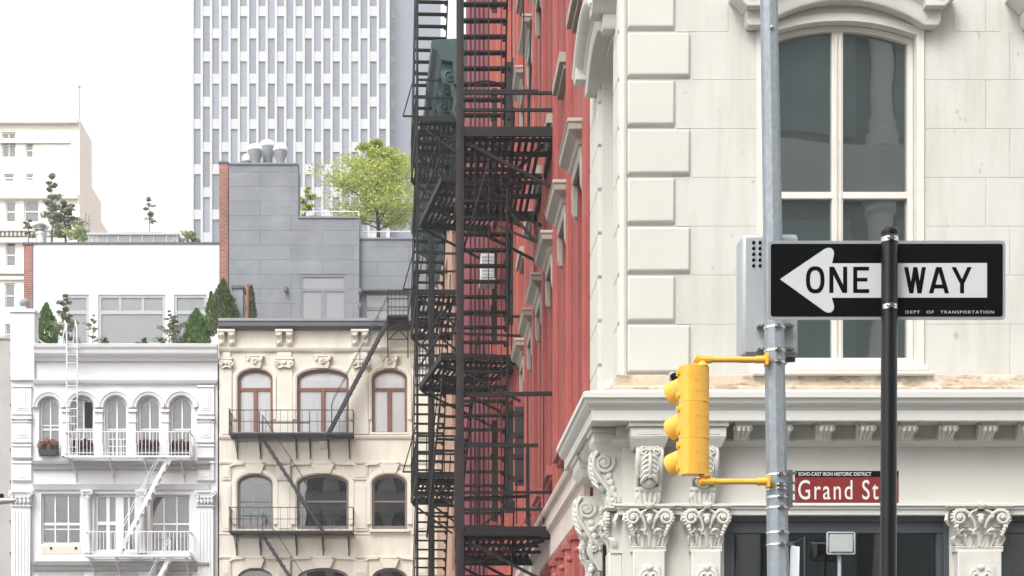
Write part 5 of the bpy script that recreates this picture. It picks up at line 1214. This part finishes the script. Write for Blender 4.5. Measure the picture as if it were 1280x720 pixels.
d1=arch_loop(gx_(375),gx_(433),gz_(405),gz_(343)); d2=arch_loop(gx_(455),gx_(512),gz_(405),gz_(362.5))
m=MB(); holed(m,[(0,0),(gx_(449),0),(gx_(449),gz_(273)),(gx_(372.5),gz_(273)),(gx_(372.5),gz_(206)),(0,gz_(206))],[d1],0,.15)
m.box(0,gx_(372.5),.6,1.2,0,gz_(206)); m.box(gx_(372.5),gx_(449),.6,2.2,0,gz_(273)); m.box(0,gx_(372.5),.01,.6,gz_(207),gz_(206)); m.box(gx_(372.5),gx_(449),.01,.6,gz_(274),gz_(273)); m.box(gx_(448.6),gx_(449),.01,.6,0,gz_(274)); m.box(gx_(372.1),gx_(372.5),.01,.6,gz_(273),gz_(207))
m.build('wall',M['zinc'],Gp,smooth=0)
m=MB(); holed(m,[(gx_(449),0),(gx_(560),0),(gx_(560),gz_(297)),(gx_(449),gz_(297))],[d2],.25,.15); m.box(gx_(449)+.01,gx_(560),.8,7,0,gz_(297)); m.build('low_wall',M['zinc'],Gp,smooth=0)
for nm,x0,x1,y in (('roof_trim',286.2,373,206),('roof_trim',372.6,449.5,273),('roof_trim',449.6,560,297)):
    q=MB(); q.box(gx_(x0),gx_(x1),-.05 if y!=297 else .2,.5,gz_(y)+.002,gz_(y-2.2)); q.build(nm,M['zincframe'],Gp)
def W2(lp,y,vb,hb): return window(Gp,lp,y,.09,M['zincframe'],M['glasspent'],vb=vb,hb=hb,bd=.05,back=[darkback(lp,M['paleroom'],.4)])
W2(d1,.02,[(gx_(404),gz_(404),gz_(362),.18)],[(gz_(362.5),gx_(375),gx_(433),.10)]); W2(d2,.27,[],[(gz_(383),gx_(455),gx_(512),.12)])
q=MB(); q.box(gx_(448),gx_(513),-.02,.25,gz_(363.5),gz_(361.6)); q.build('canopy_edge',M['slate'],Gp)
for x,y,lab in ((357.5,361,'dark wall lantern left of the grey penthouse double door'),(450.5,363,'dark wall lantern beside the low grey wing, upper one'),(450.5,382,'dark wall lantern beside the low grey wing, lower one')):
    t=thing('wall_lamp',lab,'lamp',((x-CX)*59.1/F,59.15,EYE+(CY-y)*59.1/F),0,'lanterns on the grey penthouse')
    q=MB(); q.box(-.06,.06,-.02,.05,-.09,.09); q.build('back_plate',M['slate'],t,bevel=.01); q=MB(); q.lathe([(.05,-.14),(.08,-.10),(.08,.02),(.04,.08),(0,.09)],(0,-.10,0),12); q.build('shade',M['slate'],t)
def railing(label,x0,x1,y0,y1,D,posts):
    t=thing('roof_railing',label,'railing',((x0-CX)*D/F,D,EYE+(CY-y1)*D/F)); w_=(x1-x0)*D/F; h=(y1-y0)*D/F
    q=MB(); q.tube((0,0,h),(w_,0,h),.02); q.tube((0,0,h),(0,2.5,h),.02); q.tube((w_,0,h),(w_,2.5,h),.02); q.build('rail',M['whitemetal'],t)
    for k in range(posts): q=MB(); x=w_*k/(posts-1); q.tube((x,0,-.08),(x,0,h),.02); q.ell((x,0,-.02),(.05,.05,.05)); q.build('post',M['whitemetal'],t)
railing('white roof railing on the middle step of the grey penthouse',376,448.5,264.5,275,59.3,3); railing('white roof railing on the low right wing of the grey penthouse',451,522,289.5,299,59.5,3)
t=thing('rusty_pipe','rusty upright pipe on the cream roof beside a small evergreen','pipe',((309.5-CX)*57/F,57,15.3)); m=MB(); m.tube((0,0,0),(0,0,EYE+(CY-355)*57/F-15.3),.05); m.build('tube',M['rust'],t); m=MB(); m.lathe([(.07,0),(.07,.12),(.05,.14)],n=10); m.build('foot',M['rust'],t)
t=thing('terrace_shed','small grey slatted box behind the dark evergreens on the cream roof','box',((291-CX)*57.5/F,57.5,15.3)); m=MB(); m.box(0,.36,0,.8,0,EYE+(CY-361)*57.5/F-15.3); m.build('side',M['ventgrey'],t,bevel=.01); m=MB(); m.box(-.05,.41,-.05,.85,EYE+(CY-361)*57.5/F-15.298,EYE+(CY-357)*57.5/F-15.3); m.build('lid',M['slate'],t,bevel=.01)
t=thing('cream_cushion','cream draped cushion on the parapet before the penthouse door','cushion',((391-CX)*56.6/F,56.6,15.75)); m=MB(); m.ell((0,0,.10),(.35,.25,.13),12,8); m.ell((.4,0,.05),(.25,.2,.09),12,8); m.build('cover',M['creamtrim'],t); m=MB(); m.box(-.4,.7,-.3,.3,-.5,.02); m.build('bench',M['ventgrey'],t)
# skylight
DY=63; SY=F/DY; t=thing('skylight','glazed hipped skylight on the white penthouse roof','skylight',((110-CX)/SY,DY,EYE+(CY-306)/SY))
yx=lambda v:(v-110)/SY; yz=lambda y:(306-y)/SY
gm=M['glasspent']; d_=3.0
q=MB(); q.quad((yx(111),0,yz(304)),(yx(222),0,yz(304)),(yx(222),0,yz(294)),(yx(111),0,yz(294))); q.quad((yx(128),.3,yz(292)),(yx(205),.3,yz(292)),(yx(195),1.2,yz(279.5)),(yx(150),1.2,yz(279.5))); q.quad((yx(128),.3,yz(292)),(yx(150),1.2,yz(279.5)),(yx(150),1.7,yz(279.5)),(yx(128),2.7,yz(292))); q.quad((yx(205),.3,yz(292)),(yx(195),1.2,yz(279.5)),(yx(195),1.7,yz(279.5)),(yx(205),2.7,yz(292))); q.build('glazing',gm,t,smooth=0)
q=MB(); q.box(yx(109),yx(224),-.1,d_,yz(294),yz(291.5)); q.box(yx(110),yx(223),0,d_,-.2,yz(304.5))
for x in (111,122,134,148,163,178,192,208,222): q.bar((yx(x),0,yz(305)),(yx(x),0,yz(294)),.05)
q.bar((yx(111),.0,yz(294)),(yx(118),0,yz(305)),.04); q.bar((yx(222),.0,yz(294)),(yx(214),0,yz(305)),.04)
for a,b in ((128,150),(163,165),(205,195)): q.bar((yx(a),.3,yz(292)),(yx(b),1.2,yz(279.3)),.07)
q.bar((yx(150),1.2,yz(279.3)),(yx(195),1.2,yz(279.3)),.06); q.build('frame',M['framegrey'],t,smooth=0)
# ================================================================ roof plants
def at(x,y,D): return ((x-CX)*D/F,D,EYE+(CY-y)*D/F)
tree('honey_locust','yellow green honey locust tree on the roof behind the white railing','tree',at(473,304,63.5),3.95,38,210,.06,M['locust'],9,.08,.70,0,start=.12)
tree('honey_locust','small yellow green tree half hidden behind the tall grey wall','tree',at(383,302,66),2.4,9,60,.075,M['locust'],8,.05,.34,0)
tree('rooftop_conifer','tall sparse grey green tree on the roof behind the metal chimney vent','tree',at(65,308,66),3.2,12,34,.075,M['greyleaf'],11,.05,.22,0,start=.3)
tree('rooftop_bush','bushy grey green shrub beside the tall sparse roof tree','shrub',at(82,307,65.5),1.8,16,75,.07,M['greyleaf'],12,.05,.55,0,start=.1)
tree('rooftop_bush','pale sparse shrub spreading left of the metal chimney vent','shrub',at(36,307,66.5),1.1,6,20,.07,M['greyleaf'],14,.03,.6,0,start=.3)
tree('rooftop_bush','small pale flowering bush left of the skylight','shrub',at(97,307,64.5),.95,6,40,.08,M['paleleaf'],15,.03,.6,0,start=.1)
tree('sapling','thin leggy sapling rising behind the skylight','tree',at(187,300,67),1.9,9,9,.085,M['greyleaf'],16,.022,.30,0,start=.35)
tree('rooftop_bush','low bright yellow green bush right of the skylight','shrub',at(240,307,65),.55,8,40,.07,M['paleleaf'],17,.03,1.0,0,start=.1)
SG='clipped evergreens on the roof terrace'
conifer('dark evergreen beside the white chimney pier on the terrace',at(58,436,57.5),1.62,.98,M['conifer2'],21,SG)
conifer('bright green cone evergreen at the right end of the white terrace',at(246,436,57.5),1.42,1.15,M['conifer2'],22,SG)
conifer('tall dark olive evergreen in front of the brick party wall',at(279,415,57.2),1.85,1.2,M['conifer'],23,SG)
conifer('narrow dark evergreen peeking left of the tall olive evergreen',at(263.5,420,58),1.6,.5,M['conifer'],24,SG,1200)
conifer('narrow evergreen behind the rusty pipe',at(314,404,57.6),1.35,.40,M['conifer'],25,SG,1200)
tree('terrace_shrub','airy silver green young tree on the white terrace beside the roof ladder','tree',at(84,438,57),2.05,16,38,.06,M['greyleaf'],31,.03,.30,0,start=.15)
tree('terrace_shrub','thin twiggy plant between the penthouse windows on the left','shrub',at(117,438,57.2),1.35,8,10,.06,M['greyleaf'],32,.02,.28,0,start=.2)
tree('terrace_shrub','loose grey green shrub before the right penthouse window','shrub',at(216,438,57.2),1.3,14,38,.055,M['greyleaf'],33,.03,.5,0,start=.1)
tree('terrace_shrub','thin twiggy plant left of the loose shrub by the right window','shrub',at(211,438,57.6),1.55,7,12,.06,M['greyleaf'],37,.02,.24,0,start=.3)
for x,s,lab in ((131,34,'low green tuft along the terrace edge, leftmost of three'),(180,35,'smallest low green tuft before the wide penthouse window'),(202,36,'low green tuft along the terrace edge beside the loose shrub')):
    tree('low_plant',lab,'plant',at(x,437,56.6),.42,6,24,.06,M['conifer2'],s,.015,.6,0,'low tufts on the white terrace',start=.1)
# ================================================================ far buildings
DT=250.0; ST_=F/DT; T=thing('office_tower','tall pale office tower with staggered blue grey window strips','building',((240-CX)/ST_,DT,0))
tz=lambda y:EYE+(CY-y)/ST_
TW=247/ST_; m=MB(); m.box(0,TW,.6,28,0,150)
pit=1.4475; x0=.28; wn=1.08
for i in range(22):
    xa=0 if i==0 else x0+wn+pit*(i-1); xb=x0+pit*i if i<21 else TW
    m.box(xa,xb,-.12,.6,0,150)
per=56.6; wh=44.3; wins=[]
for i in range(21):
    xa=x0+pit*i; y=(47.8 if i%2==0 else 20.0)-per*3
    while y<700:
        m.box(xa,xa+wn,-.0,.6,tz(y),tz(y-(per-wh)))
        wins.append((max(0,y),xa,tz(y+wh),tz(y),y)); y+=per
m.build('facade',M['towerwhite'],T,smooth=0)
q=MB(); hgt=wh/ST_; q.box(0,wn,.30,.34,0,hgt); q.box(0,wn,.27,.30,hgt*.49,hgt*.505)
vis=[w_ for w_ in wins if -44<w_[4]<300]; vis.sort(key=lambda w_:-(min(300,w_[4]+wh)-max(0,w_[4])))
first=None
for k,w_ in enumerate(vis[:100]):
    if first is None: first=q.build('window',M['towerglass'],T,smooth=0); o=first
    else: o=first.copy(); COL.objects.link(o)
    o.location=(w_[1],0,w_[2])
q=MB(); done=set(id(w_) for w_ in vis[:100])
for w_ in wins:
    if id(w_) not in done: q.box(w_[1],w_[1]+wn,.30,.34,w_[2],w_[3])
o=q.build('more_windows',M['towerglass'],T,smooth=0); o['kind']='stuff'
q=MB(); q.box(TW+.02,TW+8,2,28,0,150)
for k in range(60): pass
q.box(TW+.9,TW+1.3,1.85,2,0,150); q.build('service_core',M['towercore'],T,smooth=0)
for y in (11,40,68,96,124,152,180,208):
    q=MB(); q.box(TW+.15,TW+.75,1.9,1.97,tz(y+5),tz(y-4)); q.build('stair_window',M['farglass'],T,smooth=0)
DC_=95.0; SC=F/DC_; P_=thing('cream_apartment_building','pale cream old apartment block with peach side wall at far left','building',((98-CX)/SC,DC_,0))
fx=lambda v:(v-98)/SC; fz=lambda y:EYE+(CY-y)/SC
fw_=[(2,20,165,197),(32,42,178,197),(5,18,217,227),(33,42,217,226),(7,20,251,278),(30,49,250,278),(58,72,250,278),(7,20,304,333),(6,19,354,385),(6,16,405,430)]
m=MB(); fh=[]
for a,b,c,d in fw_: fh.append(arch_loop(fx(a),fx(b),fz(d),fz(c),.35) if (a,c)==(7,304) else arch_loop(fx(a),fx(b),fz(d),fz(c)))
holed(m,[(fx(-120),0),(0,0),(0,fz(149)),(fx(-120),fz(149))],fh,0,.25); m.box(fx(-120),-.0,.7,3.6,0,fz(149)); m.box(fx(-120),0,.01,.7,fz(149)-.1,fz(149))
m.build('wall',M['farcream'],P_,smooth=0)
m=MB(); m.box(.0,.06,0,3.6,0,fz(149)); m.box(-5,.05,3.62,6.6,0,35.2); m.box(-5,.06,6.62,9,0,34.0); m.build('side_wall',M['farpeach'],P_,smooth=0)
for y0,x in ((186,0),(232,0),(262,0)): pass
for yy,zz,hh in ((1.6,33.0,1.6),(2.6,33.2,1.8),(1.6,28.2,1.6),(2.7,29.2,1.9),(5.5,30.5,1.2)):
    m=MB(); m.box(.05,.075,yy,yy+.45,zz-hh,zz); m.build('side_window',M['farglass'],P_,smooth=0)
for lp,(a,b,c,d) in zip(fh,fw_):
    window(P_,inset(lp,.01),.08,.07,M['farcream'],M['glassgrey'],vb=[(fx((a+b)/2),fz(d),fz(c),.06)] if b-a>12 and c<200 else [],hb=[(fz((c+d)/2),fx(a),fx(b),.07)],bd=.04,back=[darkback(lp,M['midroom'],.4)])
for y,o_,h_ in ((149,.3,.3),(174,.12,.25),(243,.25,.3),(284,.5,.35),(298,.25,.3),(337,.25,.3),(346,.15,.2)):
    m=MB(); m.box(fx(-120),.0 if y not in (174,) else fx(88),-o_,0,fz(y)-h_,fz(y)); m.build('string_course',M['farcream'],P_,smooth=0)
m=MB()
for k in range(16): x=fx(-5+5.2*k); m.lathe([(.07,fz(297)),(.1,fz(294)),(.05,fz(290)),(.08,fz(286))],(x,-.3,0),8)
m.build('balustrade',M['farcream'],P_)
t=thing('flagpole','thin bare flagpole on the corner of the pale cream block','flagpole',((97-CX)/SC,DC_+.5,fz(150))); m=MB(); m.tube((0,0,-.2),(0,0,fz(104)-fz(150)),.05,.025); m.build('staff',M['framegrey'],t); m=MB(); m.ell((0,0,fz(104)-fz(150)),(.08,.08,.08)); m.build('finial',M['framegrey'],t)
# ================================================================ mirrored building behind the viewer
O_=thing('column_fronted_building','grey columned loft building seen only mirrored in the corner window panes','building',(25,-14,0),PI)
m=MB(); m.box(0,34,.9,10,0,29)
m.box(0,34,0,.9,27.5,29); m.build('wall',M['midroom'],O_,smooth=0)
for k,(z0,z1) in enumerate(((4.6,5.4),(11.4,12.3),(18.8,20.2),(26.6,28.2))):
    m=MB(); m.arc_sweep([(0,0),(34,0)],[(z0,-.9),(z0,.2),(z0+.4,.3),(z1-.2,.7),(z1,.75),(z1+.1,-.9)]); m.build('cornice',M['white'],O_)
for i in range(8):
    x=1.5+4.35*i
    for z0,z1 in ((0,4.6),(5.5,11.4),(12.4,18.8),(20.3,26.6)):
        m=MB(); m.lathe([(.60,0),(.60,.5),(.48,.6),(.50,.8),(.40,1.0),(.34,z1-z0-.7),(.44,z1-z0-.6),(.40,z1-z0-.45),(.6,z1-z0-.2),(.6,z1-z0)],(x,0,z0),18); m.build('column',M['white'],O_)
        if i<7:
            m=MB(); m.box(x+.7,x+3.65,.75,.88,z0+.7,z1-.5); m.build('pane',M['tealroom'],O_,smooth=0)
# ================================================================ ground, streets
m=MB(); m.box(-1500,1500,-1500,1500,-1,-.004); structure(m,'ground',M['earth'])
m=MB(); m.box(-14,-1.5,-400,55,-.1,0.0); m.box(-300,-14.002,3,15,-.1,0.0); m.box(-1.498,300,3,15,-.1,0.0); structure(m,'road',M['asphalt'])
m=MB(); m.box(-1.3,2.3,15.1,55,-.1,.13); m.box(2.302,200,15.1,18.4,-.1,.13); m.box(-1.3,200,-14,2.9,-.1,.13); m.box(-40,10,51.5,55.3,-.1,.132); structure(m,'pavement',M['pavement'])
m=MB(); m.box(-1.5,-1.302,15.1,51,-.1,.15); m.box(-1.3,200,14.9,15.098,-.1,.15); m.box(-1.3,200,2.902,3.0,-.1,.15); structure(m,'kerb',M['concrete'])
m=MB()
for k in range(9): m.box(-13+1.25*k,-12.4+1.25*k,15.6,18.4,0,.004)
for k in range(8): m.box(-7.85,-7.7,22+3.6*k,23.8+3.6*k,0,.004)
structure(m,'road_marking',M['paintline'])
# ================================================================ sky, sun, camera
SUN_EL=R(52); SUN_AZ=R(212)      # azimuth measured clockwise from +Y: behind the camera, to the left
wd=bpy.data.worlds.new('World'); S.world=wd; wd.use_nodes=True; N=wd.node_tree.nodes; L=wd.node_tree.links
bg=N['Background']; sk=N.new('ShaderNodeTexSky'); sk.sky_type='NISHITA'; sk.sun_disc=False; sk.sun_elevation=SUN_EL; sk.sun_rotation=SUN_AZ; sk.air_density=1.0; sk.dust_density=4.0; sk.ozone_density=1.0
hs_=N.new('ShaderNodeHueSaturation'); hs_.inputs['Saturation'].default_value=.08
L.new(sk.outputs[0],hs_.inputs['Color']); L.new(hs_.outputs[0],bg.inputs[0]); bg.inputs[1].default_value=.15
sl=bpy.data.lights.new('sun','SUN'); so=bpy.data.objects.new('sun',sl); COL.objects.link(so); sl.energy=.7; sl.angle=R(25); sl.color=(1,.97,.92)
dirv=Vector((math.sin(SUN_AZ)*math.cos(SUN_EL),math.cos(SUN_AZ)*math.cos(SUN_EL),math.sin(SUN_EL))); so.rotation_euler=dirv.to_track_quat('Z','Y').to_euler(); so.location=(-10,-20,60)
cd=bpy.data.cameras.new('camera'); co=bpy.data.objects.new('camera',cd); COL.objects.link(co); co.location=(0,0,EYE); co.rotation_euler=(R(90),0,0)
cd.sensor_width=36; cd.lens=36*F/1280; cd.shift_x=(640-CX)/1280; cd.shift_y=(CY-360)/1280; cd.clip_end=4000; cd.clip_start=.1
S.camera=co
S.view_settings.view_transform='Standard'; S.view_settings.look='None'; S.view_settings.gamma=1; S.view_settings.exposure=1.40
S.cycles.max_bounces=6; S.cycles.transparent_max_bounces=12; S.cycles.use_denoising=True
HAZE=.001
if HAZE:
    m=MB(); m.box(-220,220,-60,285,-2,158); hm=bpy.data.materials.new('haze air'); hm.use_nodes=True; N=hm.node_tree.nodes; N.clear(); o_=N.new('ShaderNodeOutputMaterial'); v=N.new('ShaderNodeVolumePrincipled'); v.inputs['Color'].default_value=(.97,.98,1,1); v.inputs['Density'].default_value=HAZE; v.inputs['Anisotropy'].default_value=.2
    hm.node_tree.links.new(v.outputs[0],o_.inputs['Volume']); o=m.build('haze',hm,smooth=0); o['kind']='stuff'
